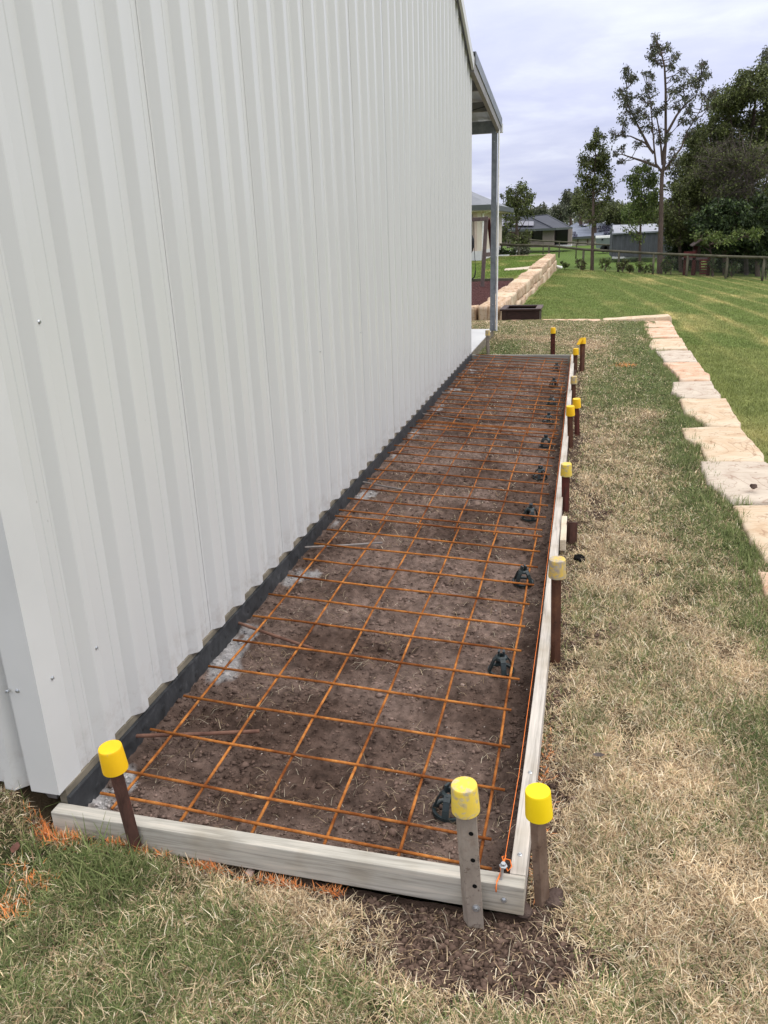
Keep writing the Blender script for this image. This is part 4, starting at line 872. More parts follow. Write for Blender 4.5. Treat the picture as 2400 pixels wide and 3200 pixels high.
# awning
def A(y): return 3.0-.1199*(y-7.83)
m_ = MB(); slab_yz(m_, -.105, -.06, [(7.865, A(7.865)), (10.58, A(10.58))], .15); sp('awning_rafter', m_, M['galvbrown'])
m_ = MB(); slab_yz(m_, -.059, -.050, [(7.95, A(7.95)+.10), (10.70, A(10.70)+.09)], .11); slab_yz(m_, -.16, -.0505, [(7.95, A(7.95)+.2105), (10.7, A(10.7)+.2005)], .006); sp('awning_barge', m_, M['galv'])
m_ = MB(); V = []; F = []
n = 96
for i in range(n+1):
    xx = -6.9+(6.75)*i/n; o_ = .018 if i % 4 in (1, 2) else 0
    for yy in (7.9, 10.72): V.append((xx, yy, A(yy)+.163+o_))
for i in range(n): q = 2*i; F.append((q, q+1, q+3, q+2))
m_.add(V, F); o = sp('awning_roof', m_, M['roof']); md = o.modifiers.new('t', 'SOLIDIFY'); md.thickness = .002
m_ = MB(); m_.box((-6.9, 10.40, 2.66), (-.106, 10.46, 2.81)); sp('awning_beam', m_, M['galv'])
for yy in (8.65, 9.55): m_ = MB(); m_.box((-6.9, yy, A(yy)+.03), (-.106, yy+.05, A(yy)+.14)); sp('purlin', m_, M['galvbrown'])
m_ = MB(); m_.tube([(-.55, 9.2, A(9.2)+.02), (-.3, 9.35, A(9.35)-.0), (-.12, 9.4, A(9.4)+.05)], .006, 6); sp('cable', m_, M['black'])
m_ = MB(); m_.box((-.40, 9.56, A(9.5)-.03), (-.33, 9.62, A(9.5)+.03)); sp('sensor_light', m_, M['white'], bevel=.008)
m_ = MB(); m_.box((-6.9, 10.66, 2.69), (-.045, 10.78, 2.80)); sp('gutter', m_, M['flash'])
m_ = MB(); px0 = -.158; m_.box((px0, 10.40, .03), (px0+.010, 10.45, 2.66)); m_.box((px0+.010, 10.40, .03), (px0+.062, 10.408, 2.66)); m_.box((px0+.062, 10.40, .03), (px0+.072, 10.45, 2.66)); m_.box((px0+.010, 10.442, .03), (px0+.062, 10.45, 2.66)); m_.box((px0-.02, 10.38, .031), (px0+.09, 10.48, .039)); sp('awning_post', m_, M['galv'])
for zz in (.12, .4, 2.55): screw(shed, (px0+.036, 10.398, zz), .007, (-3.5, 4, 0), '-y')
m_ = MB(); m_.tube([(-.068, 10.46, .02), (-.068, 10.46, 2.7)], .013, 10); sp('downpipe', m_, M['white'])

# ------------------------------------------------------------------ trees
LC = {'olive': [(.055, .065, .022), (.085, .10, .032), (.035, .042, .016), (.12, .14, .045)],
      'dark': [(.028, .045, .018), (.045, .068, .024), (.018, .03, .013), (.075, .11, .03)],
      'lime': [(.07, .098, .026), (.115, .145, .042), (.045, .065, .02), (.055, .08, .024)],
      'grey': [(.06, .065, .045), (.085, .09, .06), (.04, .045, .03), (.11, .12, .07)]}
for _k, _g in (('olive', 1.35), ('grey', 1.35), ('lime', 1.3), ('dark', 1.1)): LC[_k] = [tuple(v*_g for v in c) for c in LC[_k]]
def leafmesh(parent, C_, S_, pal, size, hang=.6, name='crown'):
    n = len(C_); pal = np.array(LC[pal]); col = pal[RNG.choice(len(pal), n, p=[.4, .3, .2, .1])]*RNG.uniform(.7, 1.3, (n, 1))*S_[:, None]
    d = RNG.normal(size=(n, 3)); d[:, 2] -= hang*1.2; d /= np.linalg.norm(d, axis=1)[:, None]
    r = RNG.normal(size=(n, 3)); s = np.cross(d, r); s /= np.linalg.norm(s, axis=1)[:, None]+1e-9
    L_ = (size*RNG.uniform(.6, 1.4, n))[:, None]; W_ = L_*.24
    V = np.stack([C_, C_+d*L_*.45+s*W_, C_+d*L_, C_+d*L_*.45-s*W_], 1).reshape(-1, 3); b = np.arange(n)*4
    return npmesh(name, V, np.stack([b, b+1, b+2, b+3], 1), M['leaf'], parent, np.repeat(col, 4, 0))
LD = 2.3
def make_tree(name, label, cat, group, Y, frame, trunk, limbs, clumps, pal='olive', size=.13, dens=260, bark='bark', r0=.12, hang=.6, depth=1.0, twigs=2, twigdens=0, basez=None):
    sc_ = np.linalg.norm(ony(1900, 500, Y)-CP)/FPX      # metres per pixel at this distance
    zoom = 2.765 if frame is Z5 else (4.1475 if frame is Z2 else 4.366)
    W = lambda q, dy=0.: ony(*frame(q[0], q[1]), Y+dy)
    base = W(trunk[0]); 
    if basez is not None: base[2] = basez
    t = thing(name, label, cat, tuple(base), group); base = np.array(base)
    tp = [base-[0, 0, .3], base]+[W(q, random.uniform(-.15, .15)) for q in trunk[1:]]
    m_ = MB(); n = len(tp); m_.tube([tuple(p-base) for p in tp], [r0*(1.15 if i < 2 else max(.12, 1-.85*(i-1)/(n-2))) for i in range(n)], 8)
    skel = [(tp[i]+(tp[i+1]-tp[i])*f, r0*max(.12, 1-.85*i/(n-1))) for i in range(1, n-1) for f in (0, .25, .5, .75)]
    for lb in limbs:
        dy = random.uniform(-1, 1)*depth*.5; lp = [W(q, dy*i/len(lb)) for i, q in enumerate(lb)]; rl = r0*.5
        m_.tube([tuple(p-base) for p in lp], [max(.012, rl*(1-.85*i/(len(lp)-1))) for i in range(len(lp))], 6)
        skel += [(lp[i]+(lp[i+1]-lp[i])*f, rl*.5) for i in range(len(lp)-1) for f in (.3, .6, 1)]
    SP = np.array([s[0] for s in skel])
    C_ = []; S_ = []; 
    for cl in clumps:
        cx, cy, rx, ry = cl[:4]; k = cl[4] if len(cl) > 4 else 1.0
        dy = random.uniform(-1, 1)*depth; c = W((cx, cy), dy); a = rx/zoom*sc_; b_ = ry/zoom*sc_
        # branch from skeleton
        dd = np.linalg.norm(SP-c, axis=1)+2.0*np.maximum(0, SP[:, 2]-c[2]+.2); j = int(dd.argmin()); s = SP[j]
        if np.linalg.norm(c-s) > .15: 
            mid = (s+c)/2+np.array([0, 0, -.08*np.linalg.norm(c-s)]); rb = min(.045, .012+.012*np.linalg.norm(c-s))
            m_.tube([tuple(s-base), tuple(mid-base), tuple(c-base)], [rb, rb*.7, rb*.4], 5)
        nt_ = int(3+twigs*2)
        for q in range(nt_):
            dv = RNG.normal(size=3); dv /= np.linalg.norm(dv); e = c+dv*np.array([a, (a+b_)/2, b_])*.9
            m_.tube([tuple(c-base), tuple((c+e)/2-base+RNG.normal(size=3)*.03), tuple(e-base)], [.012, .009, .005], 4, False)
        area = max(a*b_, .01); nn = int(dens/170*math.pi*area*k/(.24*size**2))
        sub = max(3, int(area*9)); sc3 = RNG.normal(size=(sub, 3)); sc3 /= (np.linalg.norm(sc3, axis=1)[:, None]); sc3 *= RNG.uniform(.25, .95, (sub, 1)); ids = RNG.integers(0, sub, nn)
        P_ = sc3[ids]*1.05+RNG.normal(size=(nn, 3))*.36
        C_.append(c+P_*np.array([a, max(a, b_)*.9, b_])-base); S_.append(RNG.uniform(.7, 1.3, sub)[ids])
    if twigdens:
        for q in range(twigdens):
            s = SP[RNG.integers(len(SP))]; cl = clumps[RNG.integers(len(clumps))]; c = W((cl[0], cl[1]), RNG.uniform(-1, 1)*depth); p = s+(c-s)*RNG.uniform(.3, 1)
            pts_ = [p]; dv = RNG.normal(size=3); dv[2] = abs(dv[2])*.8
            for z in range(4): dv = dv+RNG.normal(size=3)*.35; pts_.append(pts_[-1]+dv/np.linalg.norm(dv)*RNG.uniform(.18, .4))
            m_.tube([tuple(p_-base) for p_ in pts_], [.013, .010, .008, .006, .004], 4, False)
    m_.build('trunk', M[bark], t)
    if dens: leafmesh(t, np.concatenate(C_), np.concatenate(S_), pal, size, hang)
    return t
def fill(cx, cy, rx, ry, n, r, seed, flat=1.0, k=1.0):
    g = random.Random(seed); o = []
    while len(o) < n:
        x, y = g.uniform(-1, 1), g.uniform(-1, 1)
        if x*x+y*y < 1: o.append((cx+x*rx, cy+y*ry, r*g.uniform(.7, 1.3), r*g.uniform(.6, 1.1)*flat, k))
    return o
GT = 'trees beyond the rail fence'
cl = [(690, 70, 40, 40), (680, 130, 40, 40), (740, 150, 60, 50), (810, 135, 35, 30), (640, 220, 45, 42), (700, 250, 50, 40), (850, 220, 45, 35), (830, 300, 35, 35), (430, 330, 35, 45), (440, 400, 55, 45), (500, 395, 40, 35), (400, 515, 55, 45), (450, 560, 50, 45), (420, 640, 45, 45), (440, 700, 55, 50), (420, 780, 40, 35),
      (600, 370, 28, 20), (660, 380, 25, 18), (640, 490, 58, 45), (640, 580, 48, 38), (550, 560, 45, 50, .6), (540, 660, 38, 38), (600, 720, 45, 45, .7), (690, 690, 38, 38), (830, 520, 38, 42), (850, 405, 40, 25), (950, 340, 40, 28), (920, 480, 50, 42), (1000, 430, 55, 50), (1080, 350, 55, 50), (1120, 280, 36, 36), (1140, 370, 28, 28), (1060, 440, 50, 45), (1110, 560, 55, 45),
      (1170, 530, 28, 32), (1130, 640, 28, 36, .7), (990, 640, 34, 28), (960, 560, 45, 42), (860, 640, 48, 48, .7), (760, 640, 40, 34, .6), (700, 870, 50, 40, .7), (780, 900, 45, 42, .8), (340, 880, 38, 42), (400, 870, 36, 26), (530, 980, 42, 24), (390, 1010, 28, 22), (380, 1120, 28, 18), (330, 1045, 25, 22), (850, 1080, 45, 35, .8), (830, 1010, 28, 18), (920, 760, 50, 26), (1020, 760, 36, 26),
      (960, 700, 36, 26), (980, 880, 30, 50), (610, 1110, 22, 16), (560, 840, 38, 34, .6), (500, 760, 50, 34), (650, 800, 42, 42, .7), (730, 940, 40, 40, .6), (870, 1130, 25, 20, .6)]
make_tree('eucalyptus', 'tall sparse gum tree with open forked branches standing above the others', 'tree', GT, 40.6, Z5,
    [(722, 2095), (735, 1600), (738, 1400), (742, 1250), (760, 1150), (775, 950), (775, 500), (765, 300), (740, 190), (695, 70)],
    [[(742, 1210), (690, 1140), (675, 1000), (660, 800), (640, 600), (625, 480)], [(705, 1165), (560, 1110), (480, 1085), (400, 1058), (320, 1062)], [(768, 1190), (850, 1080), (910, 1000), (960, 860), (1060, 700), (1110, 600)],
     [(788, 870), (870, 720), (940, 630), (1030, 560), (1100, 330)], [(672, 1050), (600, 960), (470, 900), (340, 890)], [(640, 1010), (540, 820), (450, 640), (430, 400)], [(748, 1150), (735, 1000), (720, 860), (690, 700), (560, 560)], [(745, 1120), (760, 1000), (800, 900), (870, 820)]],
    cl+[(x_+g_.uniform(-30, 30), y_+g_.uniform(-30, 30), 20, 18, .8) for g_ in [random.Random(4)] for (x_, y_, *_q) in cl for _ in (0, 1)], 'grey', .11, 290, r0=.125, hang=.9, depth=.9)
c2 = [(172, 850, 20, 30), (165, 910, 35, 35), (230, 900, 25, 25), (190, 970, 50, 40), (130, 1010, 45, 40), (100, 1080, 45, 45), (240, 1020, 40, 40), (180, 1070, 60, 50), (250, 1100, 40, 45), (90, 1160, 45, 45), (170, 1170, 60, 50), (100, 1240, 55, 45), (220, 1210, 55, 50), (280, 1230, 40, 40), (150, 1290, 60, 45), (260, 1310, 55, 45, .8), (100, 1330, 55, 45), (290, 1380, 40, 45, .7), (200, 1380, 60, 45, .7), (260, 1440, 45, 35, .6), (130, 1420, 60, 45, .7), (80, 1480, 50, 40, .5), (170, 1500, 60, 40, .5), (60, 1560, 50, 40, .4), (120, 1620, 60, 30, .35), (190, 1600, 50, 30, .3)]
make_tree('eucalyptus', 'slender upright gum tree with narrow dark crown, rising above the charcoal shed roof', 'tree', GT, 40.9, Z5, [(138, 2062), (148, 1600), (152, 1400), (165, 1150), (172, 850)], [[(150, 1620), (60, 1660), (20, 1650)], [(150, 1640), (230, 1560)]], [(a, b, c*1.15, d*1.15)+tuple(e) for a, b, c, d, *e in c2], 'olive', .12, 560, r0=.085, hang=.8, depth=.6)
c4 = [(560, 1190, 60, 30), (520, 1240, 60, 40), (620, 1210, 60, 40), (660, 1270, 50, 50), (540, 1310, 65, 50), (620, 1330, 60, 50), (500, 1400, 50, 45), (580, 1410, 65, 50), (660, 1400, 50, 50), (520, 1490, 55, 45), (600, 1500, 60, 45), (680, 1480, 45, 40), (480, 1560, 40, 35, .6), (560, 1580, 60, 40, .7), (640, 1570, 50, 40, .6), (540, 1660, 60, 40, .4), (460, 1720, 50, 30, .35), (520, 1760, 60, 40, .35)]
make_tree('eucalyptus', 'bushy bright green young gum just left of the tall sparse gum', 'tree', GT, 41.6, Z5, [(548, 2090), (556, 1750), (560, 1500), (570, 1300), (575, 1190)], [[(556, 1750), (480, 1680), (450, 1600)]], [(a, b, c*1.15, d*1.15)+tuple(e) for a, b, c, d, *e in c4], 'lime', .12, 640, r0=.07, hang=.8, depth=.7)
# mass on the right
make_tree('broadleaf_tree', 'tall olive crowned tree highest at the right picture edge', 'tree', GT, 47, Z5, [(1500, 2120), (1490, 1500), (1520, 900), (1560, 500)], [[(1500, 1300), (1350, 900), (1330, 650)], [(1510, 1100), (1640, 700), (1700, 420)]],
    fill(1500, 780, 300, 420, 60, 75, 1)+[(1430, 480, 60, 40), (1340, 520, 55, 45), (1510, 390, 70, 50), (1600, 370, 70, 60), (1260, 650, 55, 50), (1230, 740, 50, 50), (1640, 330, 60, 50), (1300, 600, 50, 50), (1560, 430, 60, 60)]+fill(1560, 1200, 200, 300, 22, 80, 2), 'olive', .14, 420, r0=.25, depth=1.6)
make_tree('gum_tree', 'leaning grey branch tips poking in at the far upper right', 'tree', GT, 50, Z5, [(1850, 2120), (1840, 1400), (1790, 700), (1760, 400)], [[(1790, 650), (1700, 330), (1650, 180)]], [(1650, 170, 30, 40), (1640, 210, 40, 30), (1610, 250, 35, 30), (1580, 290, 22, 20), (1700, 200, 60, 80), (1760, 300, 80, 90)], 'grey', .14, 420, r0=.2, hang=.9)
make_tree('broadleaf_tree', 'dark tree with stepped outline immediately right of the tall sparse gum', 'tree', GT, 46, Z5, [(1050, 2110), (1050, 1500), (1070, 1150)], [[(1050, 1500), (950, 1300)], [(1050, 1400), (1150, 1100)]],
    fill(1060, 1060, 130, 220, 26, 62, 3)+[(1040, 860, 50, 35), (1110, 860, 60, 40), (1000, 920, 40, 40), (960, 1150, 50, 50), (930, 1250, 40, 50), (1185, 760, 35, 45), (1170, 850, 40, 50)]+fill(1050, 1400, 170, 200, 22, 70, 4), 'olive', .13, 430, r0=.18, depth=1.2)
make_tree('bare_tree', 'leafless grey brown twiggy tree in the middle of the right hand trees', 'tree', GT, 43.5, Z5, [(1470, 2100), (1468, 1600), (1475, 1350), (1480, 1150), (1440, 950)], [[(1470, 1560), (1400, 1430), (1250, 1300), (1080, 1250)], [(1472, 1450), (1380, 1250), (1300, 1100), (1200, 1000)], [(1478, 1300), (1400, 1080), (1350, 950)], [(1475, 1400), (1560, 1200), (1600, 1000)], [(1470, 1500), (1300, 1420), (1150, 1400)], [(1480, 1250), (1500, 1000), (1530, 850)], [(1470, 1550), (1590, 1400), (1650, 1300)], [(1440, 1350), (1300, 1200), (1120, 1120)]],
    fill(1350, 1200, 330, 260, 70, 60, 5), 'olive', .10, 75, bark='barkgrey', r0=.10, depth=1.0, twigs=3, twigdens=420)
make_tree('bushy_tree', 'dense glossy dark green tree behind the red play tower', 'tree', GT, 42.0, Z5, [(1290, 2100), (1280, 1850), (1270, 1600)], [[(1280, 1850), (1150, 1700)], [(1280, 1800), (1400, 1650)]], fill(1270, 1680, 240, 190, 50, 62, 6, k=1.2)+[(1120, 1560, 45, 45), (1230, 1480, 55, 40), (1340, 1500, 55, 40)], 'dark', .15, 640, r0=.12, depth=1.3)
make_tree('bushy_tree', 'dense dark green tree touching the right picture edge', 'tree', GT, 42.5, Z5, [(1570, 2130), (1560, 1850), (1580, 1600)], [[(1565, 1850), (1500, 1700)], [(1565, 1800), (1640, 1650)]], fill(1590, 1690, 200, 230, 46, 64, 7, k=1.2), 'dark', .15, 640, r0=.12, depth=1.3)
make_tree('bushy_tree', 'low lime green tree hanging over the red play tower roof', 'tree', GT, 40.4, Z5, [(1180, 2110), (1170, 1950), (1150, 1800)], [[(1165, 1900), (1060, 1820)]], [(1050, 1760, 50, 40), (1110, 1720, 50, 35), (1180, 1750, 60, 40), (1250, 1740, 60, 40), (1330, 1770, 60, 40), (1090, 1800, 45, 30), (1400, 1740, 60, 40), (1480, 1760, 60, 45), (1250, 1810, 50, 35, .7), (1550, 1720, 60, 45)], 'lime', .13, 420, r0=.06, depth=.7)
make_tree('gum_tree', 'loose olive gum between the tall sparse gum and the dark right hand trees', 'tree', GT, 44, Z5, [(905, 2090), (895, 1800), (890, 1500), (900, 1320)], [[(895, 1750), (820, 1650)], [(892, 1650), (960, 1550)]], fill(890, 1600, 130, 270, 36, 55, 8, k=.75), 'olive', .13, 430, r0=.09, depth=.9)
make_tree('broadleaf_tree', 'shadowy olive tree filling the gap behind the bare twiggy tree', 'tree', GT, 49, Z5, [(1250, 2110), (1250, 1500), (1230, 1200)], [[(1250, 1500), (1100, 1300)]], fill(1200, 1300, 280, 380, 70, 85, 9), 'olive', .16, 380, r0=.2, depth=1.5)
make_tree('broadleaf_tree', 'dark bushy tree closing the gap left of the red play tower', 'tree', GT, 47, Z5, [(960, 2090), (960, 1950), (960, 1850)], [], fill(990, 1820, 190, 200, 40, 62, 14), 'dark', .14, 560, r0=.1, depth=1.0)
make_tree('broadleaf_tree', 'dark understorey tree low against the fence at far right', 'tree', GT, 45.5, Z5, [(1400, 2120), (1410, 1950), (1400, 1850)], [[(1405, 1950), (1300, 1850)]], fill(1420, 1930, 230, 130, 36, 70, 10), 'dark', .14, 520, r0=.1, depth=1.0)
# saplings along the fence
GS = 'young saplings along the rail fence'
for (u, w_, h_, pal, lb) in [(110, 45, 90, 'lime', 'small yellow green sapling just beyond the end of the retaining wall'), (330, 60, 130, 'olive', 'bushy sapling at the first fence post left of the slender gum trunk'), (660, 60, 150, 'lime', 'thin forked sapling right of the slender gum trunk'), (900, 75, 180, 'olive', 'tall sapling behind the fence post in front of the charcoal shed'), (990, 45, 110, 'olive', 'round low sapling in front of the charcoal shed'), (1200, 90, 140, 'lime', 'spreading sapling at the foot of the tall sparse gum'), (1480, 60, 150, 'olive', 'thin sapling immediately right of the tall sparse gum trunk')]:
    yb = 1215+(u-110)*.055; g = random.Random(u)
    make_tree('sapling', lb, 'sapling', GS, 39.9, Z9, [(u, yb), (u+5, yb-h_*.5), (u+8, yb-h_)], [[(u, yb-10), (u-w_*.7, yb-h_*.6)], [(u, yb-10), (u+w_*.6, yb-h_*.7)]], [(u+g.uniform(-1, 1)*w_, yb-h_*g.uniform(.25, 1), w_*.34, w_*.3) for _ in range(11)], pal, .10, 420, r0=.018, depth=.3, twigs=1)
for (u, v, w_, h_, lb) in [(1180, 2020, 40, 130, 'thin leafy sapling just right of the red steps'), (1340, 2040, 60, 110, 'dark sapling behind the second fence post from the right'), (820, 1990, 50, 120, 'leafy sapling between the tall sparse gum and the red play tower'), (1640, 2030, 50, 120, 'sapling crossing the last fence post at the right edge')]:
    g = random.Random(v); make_tree('sapling', lb, 'sapling', GS, 39.6, Z5, [(u, v+90), (u+5, v), (u+8, v-h_*.6)], [[(u, v+60), (u-w_*.7, v-20)]], [(u+g.uniform(-1, 1)*w_, v+60-h_*g.uniform(0, 1), w_*.36, w_*.3) for _ in range(10)], 'dark', .10, 420, r0=.018, depth=.3, twigs=1)
# tree in front of the dark roofed house
c3 = [(830, 20, 60, 50), (900, -60, 60, 60), (960, -20, 60, 60), (1000, 60, 60, 60), (780, 110, 60, 60), (860, 90, 80, 60), (950, 130, 80, 60), (1040, 150, 55, 55), (760, 210, 60, 60), (850, 220, 80, 60), (960, 230, 80, 60, .8), (1050, 250, 50, 50), (740, 300, 50, 50, .8), (830, 320, 70, 50, .7), (930, 330, 60, 50, .5), (780, 400, 60, 50, .6), (730, 480, 45, 50, .8), (740, 540, 45, 50, .8), (830, 560, 60, 50, .5), (1050, 550, 40, 45, .9), (920, 620, 80, 70, 1), (860, 680, 60, 60, 1), (980, 680, 70, 60, 1), (1040, 620, 45, 50), (700, 60, 25, 30), (1100, 60, 25, 30), (820, -30, 40, 40), (1060, 80, 40, 40)]
make_tree('gum_tree', 'mid sized drooping gum in front of the dark tiled house', 'tree', GT, 60, Z2, [(900, 800), (900, 600), (890, 480), (885, 300), (900, 100), (910, -40)], [[(900, 540), (820, 520), (780, 530)], [(895, 560), (870, 590), (840, 580)], [(898, 520), (960, 440)]], [(a, b, c*1.2, d*1.2)+tuple(e) for a, b, c, d, *e in c3], 'olive', .18, 560, r0=.16, depth=1.2, hang=.8)
def shrub(u, v, w_, h_, Y, fr, pal, lb, seed, size=.12):
    g = random.Random(seed); make_tree('shrub', lb, 'shrub', 'garden shrubs by the upper lawn', Y, fr, [(u, v), (u, v-h_*.5), (u+3, v-h_*.8)], [], [(u+g.uniform(-1, 1)*w_, v-h_*g.uniform(.15, .9), w_*.4, h_*.35) for _ in range(10)], pal, size, 700, r0=.03, depth=.4, twigs=1)
shrub(720, 815, 60, 70, 42.6, Z2, 'dark', 'dark clipped shrub directly right of the awning post', 1)
shrub(815, 825, 55, 70, 42.4, Z2, 'dark', 'dark round shrub beside the end of the white edging', 2)
shrub(960, 815, 90, 90, 43.5, Z2, 'grey', 'greyish loose shrub at the foot of the drooping gum', 3)
# background trees behind the houses
GB = 'background trees behind the houses'
for k, (u, v, rx, ry, Y, pal, lb) in enumerate([(60, 480, 110, 120, 150, 'grey', 'rounded grey green tree right above the dark roof ridge end'), (190, 330, 110, 170, 140, 'grey', 'taller grey tree left of the slender gum'), (330, 300, 110, 210, 120, 'olive', 'bushy olive tree directly behind the slender gum'), (520, 440, 140, 150, 115, 'olive', 'broad low tree behind the blue grey roof ridge'), (700, 470, 120, 130, 120, 'olive', 'tree behind the solar panels of the blue grey roof'), (860, 480, 110, 130, 118, 'olive', 'low tree behind the pale shed roof, left part'), (1010, 470, 110, 150, 110, 'lime', 'lighter green tree behind the pale shed roof'), (1230, 500, 150, 130, 100, 'olive', 'tree behind the bright young gum'), (1500, 480, 150, 160, 95, 'olive', 'tree behind the tall sparse gum trunk'), (1450, 700, 130, 140, 66, 'olive', 'drooping tree covering the right end of the charcoal shed')]):
    make_tree('background_tree', lb, 'tree', GB, Y, Z9, [(u, 860), (u, v+ry*.4), (u, v)], [], fill(u, v, rx*.95, ry*.95, 34, 46, 100+k), pal, .0028*Y, 460, r0=.3, depth=3.0, twigs=0, basez=-1.4)
for k, (u, v, rx, ry, Y, pal, lb) in enumerate([(1130, 250, 50, 50, 160, 'grey', 'small distant tree just right of the drooping gum crown'), (1230, 235, 60, 60, 155, 'grey', 'distant rounded tree above the dark tiled roof'), (700, 245, 120, 25, 170, 'grey', 'distant low treetops above the solar panels beside the awning post')]):
    make_tree('background_tree', lb, 'tree', GB, Y, Z2, [(u, 700), (u, v+ry*.4), (u, v)], [], fill(u, v, rx*.85, ry*.85, 16, 36, 200+k), pal, .0028*Y, 460, r0=.3, depth=3.0, twigs=0, basez=-1.4)
# far woodland ring (one mass)
n = 60000; th_ = RNG.uniform(-1.2, 1.5, n); rr2 = RNG.uniform(190, 260, n); X = CP[0]+rr2*np.sin(th_); Y = CP[1]+rr2*np.cos(th_); H = 5+4*fbm(th_*14, rr2*.02, 4, 3)
Z = -1.5+H*RNG.random(n)**.7; o = leafmesh(None, np.stack([X, Y, Z], 1), np.ones(n), 'grey', 1.1, .3, 'far_woodland'); stuff(o, 'distant low grey green woodland along the horizon', 'woodland')

# ------------------------------------------------------------------ rail fence
def fence(pts, h, rpost, rrail, label, mesh=True, railz=1.0):
    t = thing('rail_fence', label, 'fence', tuple(pts[0])); b0 = np.array(pts[0])
    for p in pts:
        p = np.array(p); m_ = MB(); m_.tube([tuple(p-b0-[0, 0, .3]), tuple(p-b0+[0, 0, h*.97])], rpost, 10); m_.build('post', M['rail'], t, smooth=True)
    m_ = MB(); m_.tube([tuple(np.array(p)-b0+[0, 0, h]) for p in pts], rrail, 10); m_.build('top_rail', M['rail'], t, smooth=True)
    if mesh:
        m_ = MB(); V = []; F = []
        for a, b_ in zip(pts[:-1], pts[1:]):
            a = np.array(a)-b0; b_ = np.array(b_)-b0; L_ = np.linalg.norm((b_-a)[:2]); n = int(L_/.11)
            H_ = h-.08
            for i in range(-9, n):
                for s in (1, -1):
                    t0 = i*.11; q0 = (t0, 0.0) if s == 1 else (t0, H_); q1 = (t0+H_, H_) if s == 1 else (t0+H_, 0.0)
                    # clip to 0..L
                    if q1[0] <= 0 or q0[0] >= L_: continue
                    def lerp(f): return (q0[0]+(q1[0]-q0[0])*f, q0[1]+(q1[1]-q0[1])*f)
                    f0 = max(0, (0-q0[0])/(q1[0]-q0[0])); f1 = min(1, (L_-q0[0])/(q1[0]-q0[0])); e0, e1 = lerp(f0), lerp(f1)
                    P0 = a+(b_-a)*(e0[0]/L_)+[0, 0, e0[1]+.02]; P1 = a+(b_-a)*(e1[0]/L_)+[0, 0, e1[1]+.02]; w = .0022; k = len(V)
                    V += [tuple(P0-[0, 0, w]), tuple(P1-[0, 0, w]), tuple(P1+[0, 0, w]), tuple(P0+[0, 0, w])]; F.append((k, k+1, k+2, k+3))
        m_.add(V, F); m_.build('wire_netting', M['wire'], t)
    return t
P = []
for u, v, yy in [(1475, 800, 44.2), (1567, 812, 42.9), (1620, 820, 42.2), (1714, 832, 41.5), (1821, 845, 41.0), (1931, 852.6, 40.4), (2039, 861, 39.7), (2144, 867, 38.9), (2267, 874, 38.3), (2381, 879, 37.7), (2500, 888, 37.0), (2640, 900, 36.4)]:
    p = ony(u, v, yy); P.append((p[0], yy, p[2]))
P[0] = (P[0][0], P[0][1], P[3][2]+.15); P[1] = (P[1][0], P[1][1], P[3][2]+.1); P[2] = (P[2][0], P[2][1], P[3][2]+.05)
fence(P, .99, .055, .058, 'near timber post and rail fence with wire netting across the lawn')
P = []
for u, v, yy in [(1420, 768, 71), (1480, 773, 70), (1540, 778, 70), (1620, 783, 69.5), (1697, 790, 69), (1747, 793, 68.3), (1800, 797, 67.6), (1852, 801, 67), (1915, 806, 66), (1990, 810, 65), (2060, 815, 64)]:
    p = ony(u, v, yy); P.append((p[0], yy, p[2]))
fence(P, .93, .05, .055, 'distant thin post and rail fence in front of the dark tiled house', False)

# ------------------------------------------------------------------ play tower
pt = thing('play_tower', 'dark red timber play tower with little roof and climbing steps behind the fence', 'play tower', tuple(ony(*Z5(1000, 2100), 39.9)))
def pb(name, a, c, Y, dY, mt):
    p = ony(*Z5(*a), Y); q = ony(*Z5(*c), Y); b = MB(); b.box((min(p[0], q[0]), Y, min(p[2], q[2])), (max(p[0], q[0]), Y+dY, max(p[2], q[2]))); return loc(b.build(name, mt, pt), pt)
M['redpaint'] = noisy('faded_red_paint', [(.3, (.06, .012, .014)), (.7, (.11, .024, .024))], 4, .7, .2, bs=.1)
for a in (935, 1010, 1140): pb('post', (a, 1930), (a+14, 2105), 40.0, .09, M['timred'])
pb('post', (1015, 1850), (1032, 2100), 40.9, .09, M['timred']); pb('front_panel', (932, 1898), (1030, 1922), 39.97, .03, M['redpaint']); pb('front_panel', (932, 1925), (1030, 1948), 39.97, .03, M['redpaint']); pb('side_panel', (1028, 1885), (1040, 1935), 39.99, .9, M['timred'])
pb('platform', (932, 1955), (1140, 1966), 40.0, .95, M['timbeam'])
for k in range(6): pb('step', (1070, 1965+k*23), (1135, 1978+k*23), 39.9-.0, .2, M['redpaint'])
p = ony(*Z5(1005, 1852), 39.95); q = ony(*Z5(1080, 1800), 39.95); r_ = ony(*Z5(1150, 1852), 39.95); b = MB()
for a, c in ((p, q), (r_, q)): b.hexa([(a[0], 39.8, a[2]), (c[0], 39.8, c[2]), (c[0], 41.0, c[2]), (a[0], 41.0, a[2])], [(a[0], 39.8, a[2]+.05), (c[0], 39.8, c[2]+.05), (c[0], 41.0, c[2]+.05), (a[0], 41.0, a[2]+.05)])
loc(b.build('roof', M['timbeam'], pt), pt)

